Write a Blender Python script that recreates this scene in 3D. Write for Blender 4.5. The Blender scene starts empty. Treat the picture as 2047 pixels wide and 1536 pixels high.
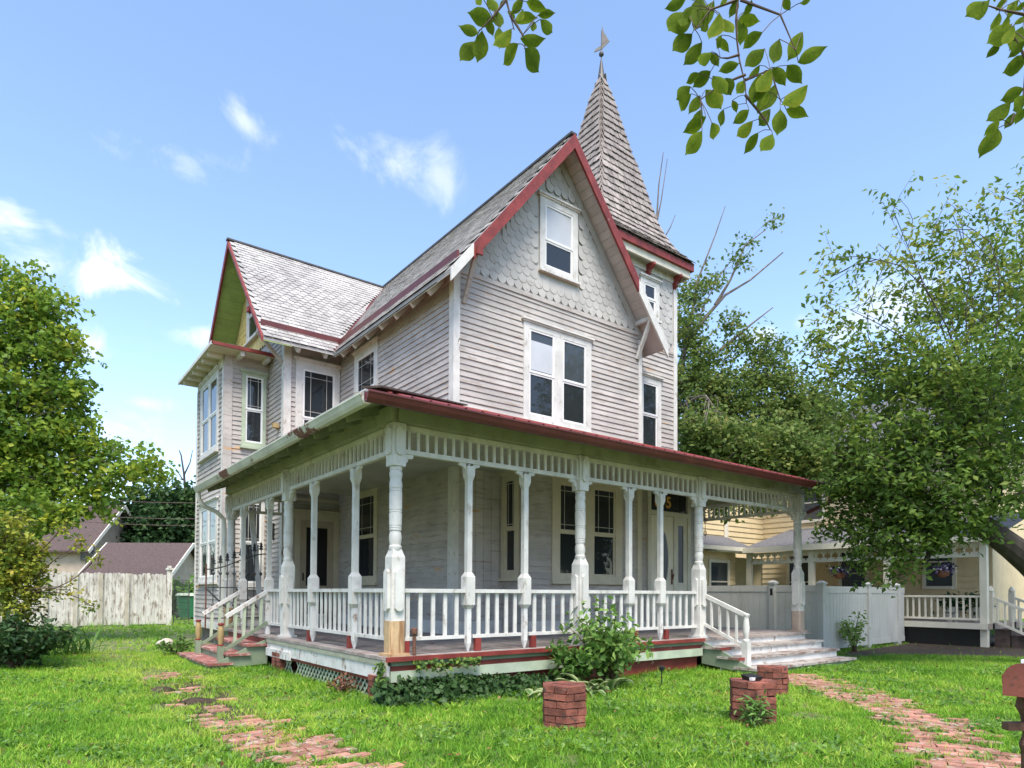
import bpy, math, random
import numpy as np
from mathutils import Vector, Matrix
random.seed(7); rng = np.random.default_rng(7)
scene = bpy.context.scene
COL = scene.collection
R = math.radians

# ------------------------------------------------------------------ camera
CAM = np.array([-3.405, -6.631, 1.210])
YAW, PITCH, ROLL = R(52.6954), R(1.3831), R(0.29107)
def cam_axes():
    f0 = np.array([math.cos(YAW), math.sin(YAW), 0]); r0 = np.array([math.sin(YAW), -math.cos(YAW), 0]); u0 = np.array([0, 0, 1.0])
    f = f0*math.cos(PITCH)+u0*math.sin(PITCH); u = u0*math.cos(PITCH)-f0*math.sin(PITCH)
    return r0*math.cos(ROLL)+u*math.sin(ROLL), u*math.cos(ROLL)-r0*math.sin(ROLL), f
AR, AU, AF = cam_axes()
cd = bpy.data.cameras.new('camera'); cam = bpy.data.objects.new('camera', cd); COL.objects.link(cam)
cd.sensor_width = 36; cd.lens = 1310.56/2047*36; cd.shift_y = (1153.41-768)/2047; cd.clip_end = 3000; cd.clip_start = 0.05
cam.matrix_world = Matrix(((AR[0], AU[0], -AF[0], CAM[0]), (AR[1], AU[1], -AF[1], CAM[1]), (AR[2], AU[2], -AF[2], CAM[2]), (0, 0, 0, 1)))
scene.camera = cam
def ray(px, py): return AF+AR*(px-1023.5)/1310.56+AU*(1153.41-py)/1310.56
def at(px, py, t): return CAM+t*ray(px, py)          # survey: a point of the photograph at a given distance

# ------------------------------------------------------------------ sky and sun
SUN_AZ = math.atan2(-0.86, -0.50); SUN_EL = R(60)
sun_dir = Vector((math.cos(SUN_AZ)*math.cos(SUN_EL), math.sin(SUN_AZ)*math.cos(SUN_EL), math.sin(SUN_EL)))
world = bpy.data.worlds.new('World'); scene.world = world; world.use_nodes = True
def build_world():
    nt = world.node_tree; nt.nodes.clear(); N = nt.nodes.new; L = nt.links.new
    out = N('ShaderNodeOutputWorld'); bg = N('ShaderNodeBackground'); sky = N('ShaderNodeTexSky')
    sky.sky_type = 'NISHITA'; sky.sun_disc = False; sky.sun_elevation = SUN_EL
    sky.sun_rotation = math.atan2(sun_dir.x, sun_dir.y); sky.air_density = 1.0; sky.dust_density = 1.0; sky.ozone_density = 1.6
    bg.inputs['Strength'].default_value = 0.15
    tc = N('ShaderNodeTexCoord'); nz = N('ShaderNodeTexNoise'); nz.inputs['Scale'].default_value = 11; nz.inputs['Distortion'].default_value = .5; nz.inputs['Detail'].default_value = 7; nz.inputs['Roughness'].default_value = 0.62
    L(tc.outputs['Generated'], nz.inputs['Vector'])
    nb = N('ShaderNodeMath'); nb.operation = 'MULTIPLY_ADD'; L(nz.outputs['Fac'], nb.inputs[0]); nb.inputs[1].default_value = 4.4; nb.inputs[2].default_value = -2.25
    acc = None
    blobs = [(500, 250, 62, 24, 22, .45), (375, 315, 110, 30, -6, .42), (775, 320, 92, 44, 12, .5), (875, 355, 46, 46, 40, .4), (35, 440, 60, 42, 0, .9), (115, 462, 40, 30, 10, .55), (240, 545, 140, 58, 4, 1.0), (370, 668, 66, 26, 5, .6), (185, 690, 44, 50, 40, .6), (285, 806, 50, 16, 0, .4), (240, 850, 66, 50, 25, .85), (1525, 672, 44, 34, 0, .7), (1600, 645, 26, 26, 0, .4), (150, 955, 90, 40, 0, .6), (1750, 620, 130, 50, -8, .5), (1880, 870, 160, 60, 0, .6)]
    items = []
    for px, py, a, b, ang, s in blobs:
        d = ray(px, py); t = np.linalg.norm(d); d = d/t; k = 1/(1310.0*t)
        c, sn = math.cos(R(ang)), math.sin(R(ang))
        ux = AR*c-AU*sn; uy = AR*sn+AU*c
        items.append((d, ux/(a*k), uy/(b*k), s))
    rr = random.Random(3)
    for i in range(14):                         # the same scattered clouds go on round the rest of the sky
        az = YAW+R(55)+i*R(250/14)+rr.uniform(-.1, .1); el = R(rr.uniform(9, 45))
        d = np.array([math.cos(az)*math.cos(el), math.sin(az)*math.cos(el), math.sin(el)])
        ux = np.array([-math.sin(az), math.cos(az), 0]); uy = np.cross(d, ux)
        items.append((d, ux/rr.uniform(.06, .14), uy/rr.uniform(.025, .05), rr.uniform(.5, 1)))
    for d, ux, uy, s in items:
        sb = N('ShaderNodeVectorMath'); sb.operation = 'SUBTRACT'; L(tc.outputs['Generated'], sb.inputs[0]); sb.inputs[1].default_value = tuple(d)
        e = []
        for v in (ux, uy):
            dt = N('ShaderNodeVectorMath'); dt.operation = 'DOT_PRODUCT'; L(sb.outputs[0], dt.inputs[0]); dt.inputs[1].default_value = tuple(v); e.append(dt)
        cv = N('ShaderNodeCombineXYZ'); L(e[0].outputs['Value'], cv.inputs[0]); L(e[1].outputs['Value'], cv.inputs[1])
        ln = N('ShaderNodeVectorMath'); ln.operation = 'LENGTH'; L(cv.outputs[0], ln.inputs[0])
        ad = N('ShaderNodeMath'); ad.operation = 'SUBTRACT'; L(ln.outputs['Value'], ad.inputs[0]); L(nb.outputs[0], ad.inputs[1])
        mr = N('ShaderNodeMapRange'); mr.interpolation_type = 'SMOOTHSTEP'; L(ad.outputs[0], mr.inputs['Value'])
        mr.inputs['From Min'].default_value = 1.15; mr.inputs['From Max'].default_value = -.35; mr.inputs['To Min'].default_value = 0; mr.inputs['To Max'].default_value = s
        # far side of the sky must not pick the blob up
        if acc is None: acc = mr.outputs[0]
        else:
            mx = N('ShaderNodeMath'); mx.operation = 'MAXIMUM'; L(acc, mx.inputs[0]); L(mr.outputs[0], mx.inputs[1]); acc = mx.outputs[0]
    mix = N('ShaderNodeMix'); mix.data_type = 'RGBA'; L(acc, mix.inputs['Factor'])
    L(sky.outputs['Color'], mix.inputs['A']); mix.inputs['B'].default_value = (3.9, 4.0, 4.2, 1)
    L(mix.outputs['Result'], bg.inputs['Color']); L(bg.outputs[0], out.inputs['Surface'])
build_world()
sl = bpy.data.lights.new('sun', 'SUN'); so = bpy.data.objects.new('sun', sl); COL.objects.link(so)
sl.energy = 2.3; sl.angle = R(26); sl.color = (1.0, 0.93, 0.81)
so.rotation_euler = (-sun_dir).to_track_quat('-Z', 'Y').to_euler()
scene.view_settings.view_transform = 'Standard'; scene.view_settings.look = 'None'; scene.view_settings.gamma = 1; scene.view_settings.exposure = 1.3

# ------------------------------------------------------------------ materials
def nmix(nt, f, a, b):
    m = nt.nodes.new('ShaderNodeMix'); m.data_type = 'RGBA'
    for k, v in (('Factor', f), ('A', a), ('B', b)):
        if isinstance(v, (int, float)): m.inputs[k].default_value = v
        elif isinstance(v, tuple): m.inputs[k].default_value = (*v, 1)
        else: nt.links.new(v, m.inputs[k])
    return m.outputs['Result']
def noise(nt, scale, detail=4, stretch=None, rough=.55, dist=0):
    g = nt.nodes.new('ShaderNodeNewGeometry'); n = nt.nodes.new('ShaderNodeTexNoise')
    n.inputs['Scale'].default_value = scale; n.inputs['Detail'].default_value = detail; n.inputs['Roughness'].default_value = rough; n.inputs['Distortion'].default_value = dist
    src = g.outputs['Position']
    if stretch:
        m = nt.nodes.new('ShaderNodeVectorMath'); m.operation = 'MULTIPLY'; nt.links.new(src, m.inputs[0]); m.inputs[1].default_value = stretch; src = m.outputs[0]
    nt.links.new(src, n.inputs['Vector']); return n.outputs['Fac']
def ramp(nt, f, a, b):
    m = nt.nodes.new('ShaderNodeMapRange'); nt.links.new(f, m.inputs['Value']); m.inputs['From Min'].default_value = a; m.inputs['From Max'].default_value = b
    m.interpolation_type = 'SMOOTHSTEP'; return m.outputs[0]
MATS = {}
def mat(name, col, rough=.6, var=.12, vscale=3, bump=.15, bscale=40, wear=None, wear_t=(.62, .68), wscale=5, wstretch=None, wear2=None, wear2_t=(.66, .7), obj_var=0, spec=.4, metal=0, col2=None, stretch=None):
    m = bpy.data.materials.new(name); m.use_nodes = True; nt = m.node_tree; p = nt.nodes['Principled BSDF']
    p.inputs['Roughness'].default_value = rough; p.inputs['Specular IOR Level'].default_value = spec; p.inputs['Metallic'].default_value = metal
    c = np.array(col); lo = tuple(np.clip(c*(1-var), 0, 1)); hi = tuple(np.clip(c*(1+var), 0, 1))
    o = nmix(nt, ramp(nt, noise(nt, vscale, 5, stretch), .3, .7), lo, hi)
    if col2: o = nmix(nt, ramp(nt, noise(nt, vscale*.6, 5, stretch), .45, .62), o, tuple(col2))
    if obj_var:
        oi = nt.nodes.new('ShaderNodeObjectInfo'); hv = nt.nodes.new('ShaderNodeHueSaturation')
        mr = nt.nodes.new('ShaderNodeMapRange'); nt.links.new(oi.outputs['Random'], mr.inputs['Value']); mr.inputs['To Min'].default_value = 1-obj_var; mr.inputs['To Max'].default_value = 1+obj_var
        nt.links.new(mr.outputs[0], hv.inputs['Value']); nt.links.new(o, hv.inputs['Color']); o = hv.outputs['Color']
    if wear: o = nmix(nt, ramp(nt, noise(nt, wscale, 8, wstretch, .68), *wear_t), o, tuple(wear))
    if wear2: o = nmix(nt, ramp(nt, noise(nt, wscale*.45, 8, wstretch, .7, .3), *wear2_t), o, tuple(wear2))
    nt.links.new(o, p.inputs['Base Color'])
    if bump:
        b = nt.nodes.new('ShaderNodeBump'); b.inputs['Strength'].default_value = bump; b.inputs['Distance'].default_value = .01
        nt.links.new(noise(nt, bscale, 5, stretch or wstretch), b.inputs['Height']); nt.links.new(b.outputs[0], p.inputs['Normal'])
    MATS[name] = m; return m
mat('clap', (.435, .40, .375), .68, .12, 1.6, .35, 30, wear=(.30, .25, .215), wear_t=(.50, .70), wscale=5, wstretch=(.5, .5, 3.5), wear2=(.52, .31, .16), wear2_t=(.635, .65), obj_var=.08)
mat('scale', (.43, .412, .385), .68, .08, 3, .25, 30, obj_var=.08, wear=(.33, .30, .27), wear_t=(.55, .70), wscale=7)
mat('yellow_scale', (.60, .46, .17), .65, .1, 3, .2, 30, obj_var=.07)
mat('white', (.60, .583, .55), .6, .1, 4, .3, 40, wear=(.37, .33, .28), wear_t=(.55, .70), wscale=9, wstretch=(1, 1, .45), wear2=(.28, .22, .17), wear2_t=(.66, .69))
mat('white_worn', (.64, .625, .60), .6, .1, 4, .3, 40, wear=(.30, .23, .19), wear_t=(.55, .66), wscale=8, wstretch=(1, 1, .6), wear2=(.40, .50, .33), wear2_t=(.64, .72))
mat('cream', (.60, .56, .46), .6, .08, 4, .2, wear=(.42, .38, .3), wear_t=(.6, .74), wscale=8)
mat('sash', (.76, .76, .75), .45, .04, 5, .05)
mat('red', (.20, .032, .026), .55, .25, 4, .25, 40, wear=(.36, .22, .18), wear_t=(.62, .70), wscale=10)
mat('gutter_red', (.115, .03, .028), .4, .15, 3, .05)
mat('gutter_white', (.56, .55, .48), .5, .12, 2.5, .1, wear=(.15, .05, .04), wear_t=(.57, .60), wscale=1.3)
mat('metal_red', (.17, .026, .02), .45, .2, 2, .05)
mat('green_paint', (.20, .25, .17), .6, .15, 3, .25, 40, wear=(.34, .34, .28), wear_t=(.60, .72), wscale=8)
mat('sage_light', (.40, .46, .34), .6, .12, 4, .25, 40, wear=(.52, .50, .45), wear_t=(.60, .70), wscale=8)
mat('lime_soffit', (.32, .42, .13), .6, .12, 3, .2, obj_var=.06)
mat('frieze_board', (.34, .345, .265), .7, .14, 2.5, .3, 30, wear=(.24, .25, .17), wear_t=(.52, .68), wscale=3, wear2=(.08, .055, .04), wear2_t=(.70, .72))
mat('ceiling', (.40, .40, .33), .7, .1, 2, .2)
mat('soffit', (.50, .46, .44), .7, .1, 4, .2, obj_var=.06)
mat('rafter', (.24, .26, .18), .75, .2, 4, .2)
mat('slate', (.37, .35, .335), .62, .16, 2.5, .5, 30, wear=(.26, .24, .23), wear_t=(.50, .68), wscale=2.2, wear2=(.32, .24, .16), wear2_t=(.68, .74), obj_var=.15)
mat('shake', (.275, .235, .215), .8, .22, 5, .6, 30, wear=(.13, .105, .095), wear_t=(.52, .7), wscale=9, wstretch=(1, 1, .25), obj_var=.24)
mat('lead', (.07, .065, .065), .5, .2, 6, .2)
mat('deck', (.30, .255, .235), .75, .2, 4, .3, 40, wear=(.42, .40, .38), wear_t=(.55, .68), wscale=6, wear2=(.24, .07, .06), wear2_t=(.6, .68), obj_var=.12)
mat('tread_worn', (.36, .325, .30), .75, .2, 4, .3, 40, wear=(.18, .12, .10), wear_t=(.48, .58), wscale=7, wstretch=(.5, 1, 1), wear2=(.50, .48, .45), wear2_t=(.54, .64))
mat('tread_red', (.27, .10, .085), .7, .25, 4, .3, 40, wear=(.46, .33, .29), wear_t=(.50, .62), wscale=6)
mat('bare_wood', (.50, .34, .19), .65, .2, 3, .35, 30, wear=(.28, .15, .07), wear_t=(.50, .62), wscale=12, wstretch=(1, 1, .10), wear2=(.62, .5, .36), wear2_t=(.6, .7))
mat('grey_wood', (.34, .27, .22), .75, .2, 3, .3, 30, wear=(.5, .42, .36), wear_t=(.55, .65), wscale=9, wstretch=(1, 1, .2))
mat('tan_newel', (.36, .26, .12), .55, .15, 6, .1)
mat('brick', (.20, .066, .045), .88, .35, 9, .7, 60, wear=(.33, .26, .22), wear_t=(.62, .70), wscale=26, wear2=(.06, .04, .035), wear2_t=(.55, .66), obj_var=.3)
mat('path_brick', (.34, .155, .11), .88, .25, 6, .5, 60, wear=(.44, .34, .28), wear_t=(.50, .64), wscale=9, wear2=(.16, .12, .08), wear2_t=(.58, .68), obj_var=.26)
mat('mortar', (.17, .145, .125), .9, .2, 10, .5)
mat('soil', (.055, .038, .024), .95, .4, 6, .8, 30, wear=(.10, .072, .045), wear_t=(.5, .7), wscale=9)
mat('earth', (.12, .145, .045), .95, .3, 3, .8, 30, wear=(.19, .15, .08), wear_t=(.54, .68), wscale=1.7)
mat('rock', (.46, .41, .36), .85, .2, 6, .8, 14, wear=(.3, .27, .22), wear_t=(.55, .7), wscale=9)
mat('iron', (.055, .06, .065), .5, .25, 12, .2, wear=(.16, .07, .04), wear_t=(.56, .66), wscale=12)
mat('rust', (.13, .06, .04), .8, .25, 20, .4)
mat('mailbox', (.21, .06, .042), .5, .2, 6, .25, 80, wear=(.12, .05, .035), wear_t=(.52, .66), wscale=14)
mat('black', (.018, .018, .018), .45, .1, 5, 0)
mat('screen', (.012, .012, .012), .8, .1, 5, 0)
mat('door_trim', (.55, .49, .38), .6, .06, 4, .1)
mat('door_tan', (.42, .35, .27), .6, .06, 4, .1)
mat('fence_board', (.62, .60, .56), .8, .12, 4, .4, 30, wear=(.24, .20, .16), wear_t=(.50, .62), wscale=10, wstretch=(1, 1, .22), obj_var=.1)
mat('fence_post', (.46, .42, .34), .8, .15, 4, .3, 30, wear=(.62, .6, .55), wear_t=(.5, .62), wscale=8, wstretch=(1, 1, .2))
mat('vinyl', (.56, .555, .53), .45, .06, 2, .05, wear=(.44, .43, .38), wear_t=(.5, .75), wscale=3, wstretch=(1, 1, .3))
mat('yellow_clap', (.68, .55, .34), .6, .06, 3, .15)
mat('n_cream', (.72, .67, .56), .55, .05, 3, .1)
mat('shingle_grey', (.13, .13, .145), .85, .25, 12, .4, 50, stretch=(1, 1, 3))
mat('shingle_brown', (.085, .058, .054), .85, .3, 10, .5, 50, stretch=(1, 1, 3))
mat('beige', (.46, .37, .28), .7, .08, 3, .15)
mat('pale_blue', (.62, .68, .74), .6, .05, 3, .1)
mat('bin', (.03, .16, .07), .5, .1, 4, .05)
mat('bark', (.055, .045, .038), .9, .35, 8, .9, 18, stretch=(1, 1, .3))
mat('bark_grey', (.16, .13, .11), .9, .3, 8, .7, 18, stretch=(1, 1, .3))
mat('twig', (.08, .05, .03), .8, .2, 20, .3)
mat('terracotta', (.22, .09, .05), .8, .2, 8, .2)
mat('gold', (.75, .38, .07), .5, .1, 8, .1)
mat('blind', (.50, .51, .53), .12, .05, 2, 0, spec=.6)
mat('leading', (.40, .39, .36), .5, .1, 6, .1)
mat('gravelmat', (.10, .07, .06), .9, .3, 8, .5)
def glass(name, col, rough=.03):
    m = bpy.data.materials.new(name); m.use_nodes = True; p = m.node_tree.nodes['Principled BSDF']
    p.inputs['Base Color'].default_value = (*col, 1); p.inputs['Roughness'].default_value = rough; p.inputs['Specular IOR Level'].default_value = .55
    nt = m.node_tree; b = nt.nodes.new('ShaderNodeBump'); b.inputs['Strength'].default_value = .16; b.inputs['Distance'].default_value = .03
    nt.links.new(noise(nt, 2.2, 3), b.inputs['Height']); nt.links.new(b.outputs[0], p.inputs['Normal']); MATS[name] = m
glass('glass', (.022, .026, .030)); glass('glass_sky', (.05, .06, .068))
def leafmat(name, c0, c1, c2, trans=.35, rough=.55, spec=.3):
    m = bpy.data.materials.new(name); m.use_nodes = True; nt = m.node_tree; p = nt.nodes['Principled BSDF']; out = nt.nodes['Material Output']
    a = nt.nodes.new('ShaderNodeAttribute'); a.attribute_name = 'tint'
    cr = nt.nodes.new('ShaderNodeValToRGB'); e = cr.color_ramp.elements; e[0].color = (*c0, 1); e[1].color = (*c2, 1); k = e.new(.5); k.color = (*c1, 1)
    nt.links.new(a.outputs['Fac'], cr.inputs['Fac'])
    if name == 'leaf_branch':
        ad = nt.nodes.new('ShaderNodeMath'); ad.operation = 'MULTIPLY_ADD'; nt.links.new(noise(nt, 90, 4), ad.inputs[0]); ad.inputs[1].default_value = .9; ad.inputs[2].default_value = -.45
        a2 = nt.nodes.new('ShaderNodeMath'); nt.links.new(a.outputs['Fac'], a2.inputs[0]); nt.links.new(ad.outputs[0], a2.inputs[1]); nt.links.new(a2.outputs[0], cr.inputs['Fac'])
    nt.links.new(cr.outputs['Color'], p.inputs['Base Color']); p.inputs['Roughness'].default_value = rough; p.inputs['Specular IOR Level'].default_value = spec
    t = nt.nodes.new('ShaderNodeBsdfTranslucent'); nt.links.new(cr.outputs['Color'], t.inputs['Color'])
    ms = nt.nodes.new('ShaderNodeMixShader'); ms.inputs[0].default_value = trans
    nt.links.new(p.outputs[0], ms.inputs[1]); nt.links.new(t.outputs[0], ms.inputs[2]); nt.links.new(ms.outputs[0], out.inputs['Surface']); MATS[name] = m
leafmat('grass', (.06, .17, .014), (.20, .43, .03), (.47, .57, .09), .42)
leafmat('leaf_maple', (.10, .20, .03), (.25, .37, .05), (.62, .56, .06), .5)
leafmat('leaf_cherry', (.085, .16, .03), (.19, .29, .05), (.45, .43, .09), .5)
leafmat('leaf_bg', (.085, .15, .035), (.17, .25, .055), (.36, .34, .10), .45)
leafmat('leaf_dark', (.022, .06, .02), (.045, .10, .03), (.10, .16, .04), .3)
leafmat('leaf_ivy', (.028, .07, .02), (.06, .12, .035), (.2, .3, .05), .25, .5)
leafmat('leaf_shrub', (.07, .16, .03), (.18, .32, .07), (.36, .48, .14), .38, .5)
leafmat('leaf_yellow', (.12, .20, .03), (.34, .36, .04), (.50, .30, .05), .4)
leafmat('leaf_branch', (.075, .12, .008), (.13, .20, .012), (.26, .28, .025), .5, .7, .08)
leafmat('leaf_hosta', (.05, .12, .04), (.12, .22, .06), (.55, .55, .32), .25, .4)
leafmat('leaf_brown', (.10, .05, .03), (.22, .09, .05), (.32, .16, .09), .2, .7)
leafmat('flower', (.03, .02, .06), (.10, .07, .2), (.6, .6, .65), .2, .6)

# ------------------------------------------------------------------ mesh helpers
def link(o, parent=None):
    COL.objects.link(o)
    if parent is not None:
        o.parent = parent
        if parent.type == 'EMPTY': o.matrix_parent_inverse = Matrix.Translation(-parent.location)
    return o
def tag(o, label=None, cat=None, group=None, kind=None):
    if label: o['label'] = label
    if cat: o['category'] = cat
    if group: o['group'] = group
    if kind: o['kind'] = kind
    return o
def thing(name, label, cat, loc, group=None):
    o = bpy.data.objects.new(name, None); o.location = loc; o.empty_display_size = .2; COL.objects.link(o)
    return tag(o, label, cat, group)
class MB:
    def __init__(s): s.v = []; s.f = []
    def add(s, vs, fs):
        n = len(s.v); s.v += [tuple(map(float, q)) for q in vs]; s.f += [tuple(n+i for i in f) for f in fs]; return s
    def box(s, x0, x1, y0, y1, z0, z1):
        return s.add([(x, y, z) for z in (z0, z1) for y in (y0, y1) for x in (x0, x1)], [(0, 2, 3, 1), (4, 5, 7, 6), (0, 1, 5, 4), (2, 6, 7, 3), (0, 4, 6, 2), (1, 3, 7, 5)])
    def hexa(s, p): return s.add(p, [(0, 3, 2, 1), (4, 5, 6, 7), (0, 1, 5, 4), (1, 2, 6, 5), (2, 3, 7, 6), (3, 0, 4, 7)])   # bottom ring 0-3, top ring 4-7
    def beam(s, a, b, w, h, up=(0, 0, 1)):
        a = np.array(a, float); b = np.array(b, float); d = b-a; d /= np.linalg.norm(d); u = np.array(up, float)
        sd = np.cross(d, u); sd /= np.linalg.norm(sd); u = np.cross(sd, d); sd = sd*w/2; u = u*h/2
        return s.hexa([a-sd-u, a+sd-u, a+sd+u, a-sd+u, b-sd-u, b+sd-u, b+sd+u, b-sd+u])
    def poly(s, pts, dvec):                       # extrude a polygon by a vector
        n = len(pts); d = np.array(dvec, float); P = [np.array(p, float) for p in pts]
        return s.add(P+[p+d for p in P], [tuple(range(n))[::-1], tuple(range(n, 2*n))]+[(i, (i+1) % n, n+(i+1) % n, n+i) for i in range(n)])
    def lathe(s, cx, cy, prof, seg=14):
        vs = []; fs = []
        for r, z in prof: vs += [(cx+r*math.cos(2*math.pi*k/seg), cy+r*math.sin(2*math.pi*k/seg), z) for k in range(seg)]
        for i in range(len(prof)-1): fs += [(i*seg+k, i*seg+(k+1) % seg, (i+1)*seg+(k+1) % seg, (i+1)*seg+k) for k in range(seg)]
        fs += [tuple(range(seg))[::-1], tuple((len(prof)-1)*seg+k for k in range(seg))]
        return s.add(vs, fs)
    def tube(s, pts, rad, seg=6):
        pts = [np.array(p, float) for p in pts]; n = len(pts)
        if not hasattr(rad, '__len__'): rad = [rad]*n
        vs = []; fs = []; ref = np.array([.31, .17, .93])
        for i, p in enumerate(pts):
            d = pts[min(i+1, n-1)]-pts[max(i-1, 0)]; d /= (np.linalg.norm(d)+1e-9)
            a = np.cross(d, ref); a /= (np.linalg.norm(a)+1e-9); b = np.cross(d, a)
            vs += [p+rad[i]*(a*math.cos(2*math.pi*k/seg)+b*math.sin(2*math.pi*k/seg)) for k in range(seg)]
        for i in range(n-1): fs += [(i*seg+k, i*seg+(k+1) % seg, (i+1)*seg+(k+1) % seg, (i+1)*seg+k) for k in range(seg)]
        fs += [tuple(range(seg))[::-1], tuple((n-1)*seg+k for k in range(seg))]
        return s.add(vs, fs)
    def mesh(s, name, m, smooth=False):
        me = bpy.data.meshes.new(name); me.from_pydata(s.v, [], s.f); me.materials.append(MATS[m])
        if smooth: me.polygons.foreach_set('use_smooth', [True]*len(me.polygons)); me.update(); me.set_sharp_from_angle(angle=R(28))
        return me
    def build(s, name, m, parent=None, smooth=False, kind=None):
        o = bpy.data.objects.new(name, s.mesh(name, m, smooth)); link(o, parent)
        if kind: o['kind'] = kind
        return o
def boxes(name, m, parent, *bs):                  # one object for each box
    return [MB().box(*b).build(name, m, parent) for b in bs]
def piece(name, me, M, parent):
    o = bpy.data.objects.new(name, me); o.matrix_basis = M; link(o, parent)
    if parent.type == 'EMPTY': o.matrix_parent_inverse = Matrix.Translation(-parent.location)
    return o
def join_pieces(name, items, m, parent):          # pieces past the limit: one real mesh, kind stuff
    mb = MB()
    for me_v, me_f, M in items:
        A = np.array(M); V = np.array(me_v)@A[:3, :3].T+A[:3, 3]; mb.add(V, me_f)
    return mb.build(name, m, parent, kind='stuff')
def dist2cam(p): return float(np.linalg.norm(np.array(p)-CAM))
class Pl:                                           # a wall plane: u along, z up, d outwards
    def __init__(s, O, U, N): s.O = np.array(O, float); s.U = np.array(U, float); s.N = np.array(N, float)
    def p(s, u, z, d): return s.O+s.U*u+s.N*d+np.array([0, 0, z])
    def box(s, mb, u0, u1, z0, z1, d0, d1):
        return mb.hexa([s.p(u0, z0, d0), s.p(u1, z0, d0), s.p(u1, z0, d1), s.p(u0, z0, d1), s.p(u0, z1, d0), s.p(u1, z1, d0), s.p(u1, z1, d1), s.p(u0, z1, d1)])
def front(Y): return Pl((0, Y, 0), (1, 0, 0), (0, -1, 0))
def side(X): return Pl((X, 0, 0), (0, 1, 0), (-1, 0, 0))

# ------------------------------------------------------------------ foliage helpers
def leaf_object(name, P, size, matname, parent, elong=1.6, droop=.3, tint=None, fold=.25, up=.5, seed=1, kind=None, flat=None):
    g = np.random.default_rng(seed); P = np.asarray(P, float); n = len(P)
    L = np.asarray(size)*g.uniform(.7, 1.25, n)
    d = g.normal(size=(n, 3)); d[:, 2] = d[:, 2]*.6-droop
    if flat is not None: d = flat+d*.35
    d /= np.linalg.norm(d, axis=1)[:, None]
    nn = g.normal(size=(n, 3)); nn[:, 2] += up*2; s = np.cross(d, nn); s /= np.linalg.norm(s, axis=1)[:, None]+1e-9
    nrm = np.cross(s, d)
    w = (L/elong/2)[:, None]; Lc = L[:, None]
    V = np.empty((n, 4, 3)); V[:, 0] = P; V[:, 1] = P+d*Lc*.45+s*w+nrm*w*fold; V[:, 2] = P+d*Lc-nrm*Lc*.08; V[:, 3] = P+d*Lc*.45-s*w+nrm*w*fold
    me = bpy.data.meshes.new(name); me.vertices.add(n*4); me.vertices.foreach_set('co', V.ravel())
    idx = (np.arange(n)*4)[:, None]+np.array([[0, 1, 2, 0, 2, 3]]); me.loops.add(n*6); me.loops.foreach_set('vertex_index', idx.ravel().astype(np.int32))
    me.polygons.add(n*2); me.polygons.foreach_set('loop_start', np.arange(n*2, dtype=np.int32)*3); me.update(calc_edges=True)
    t = g.uniform(.05, .6, n) if tint is None else np.asarray(tint)
    t = np.clip(t+g.normal(0, .1, n), 0, 1)
    at_ = me.attributes.new('tint', 'FLOAT', 'POINT'); at_.data.foreach_set('value', np.repeat(t, 4).astype(np.float32))
    me.materials.append(MATS[matname]); o = bpy.data.objects.new(name, me); link(o, parent)
    if kind: o['kind'] = kind
    return o
def curve_pts(a, b, bend, n=7):
    a = np.array(a, float); b = np.array(b, float); t = np.linspace(0, 1, n)[:, None]
    return list(a+(b-a)*t+np.array(bend)*(np.sin(t*math.pi)))
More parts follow.
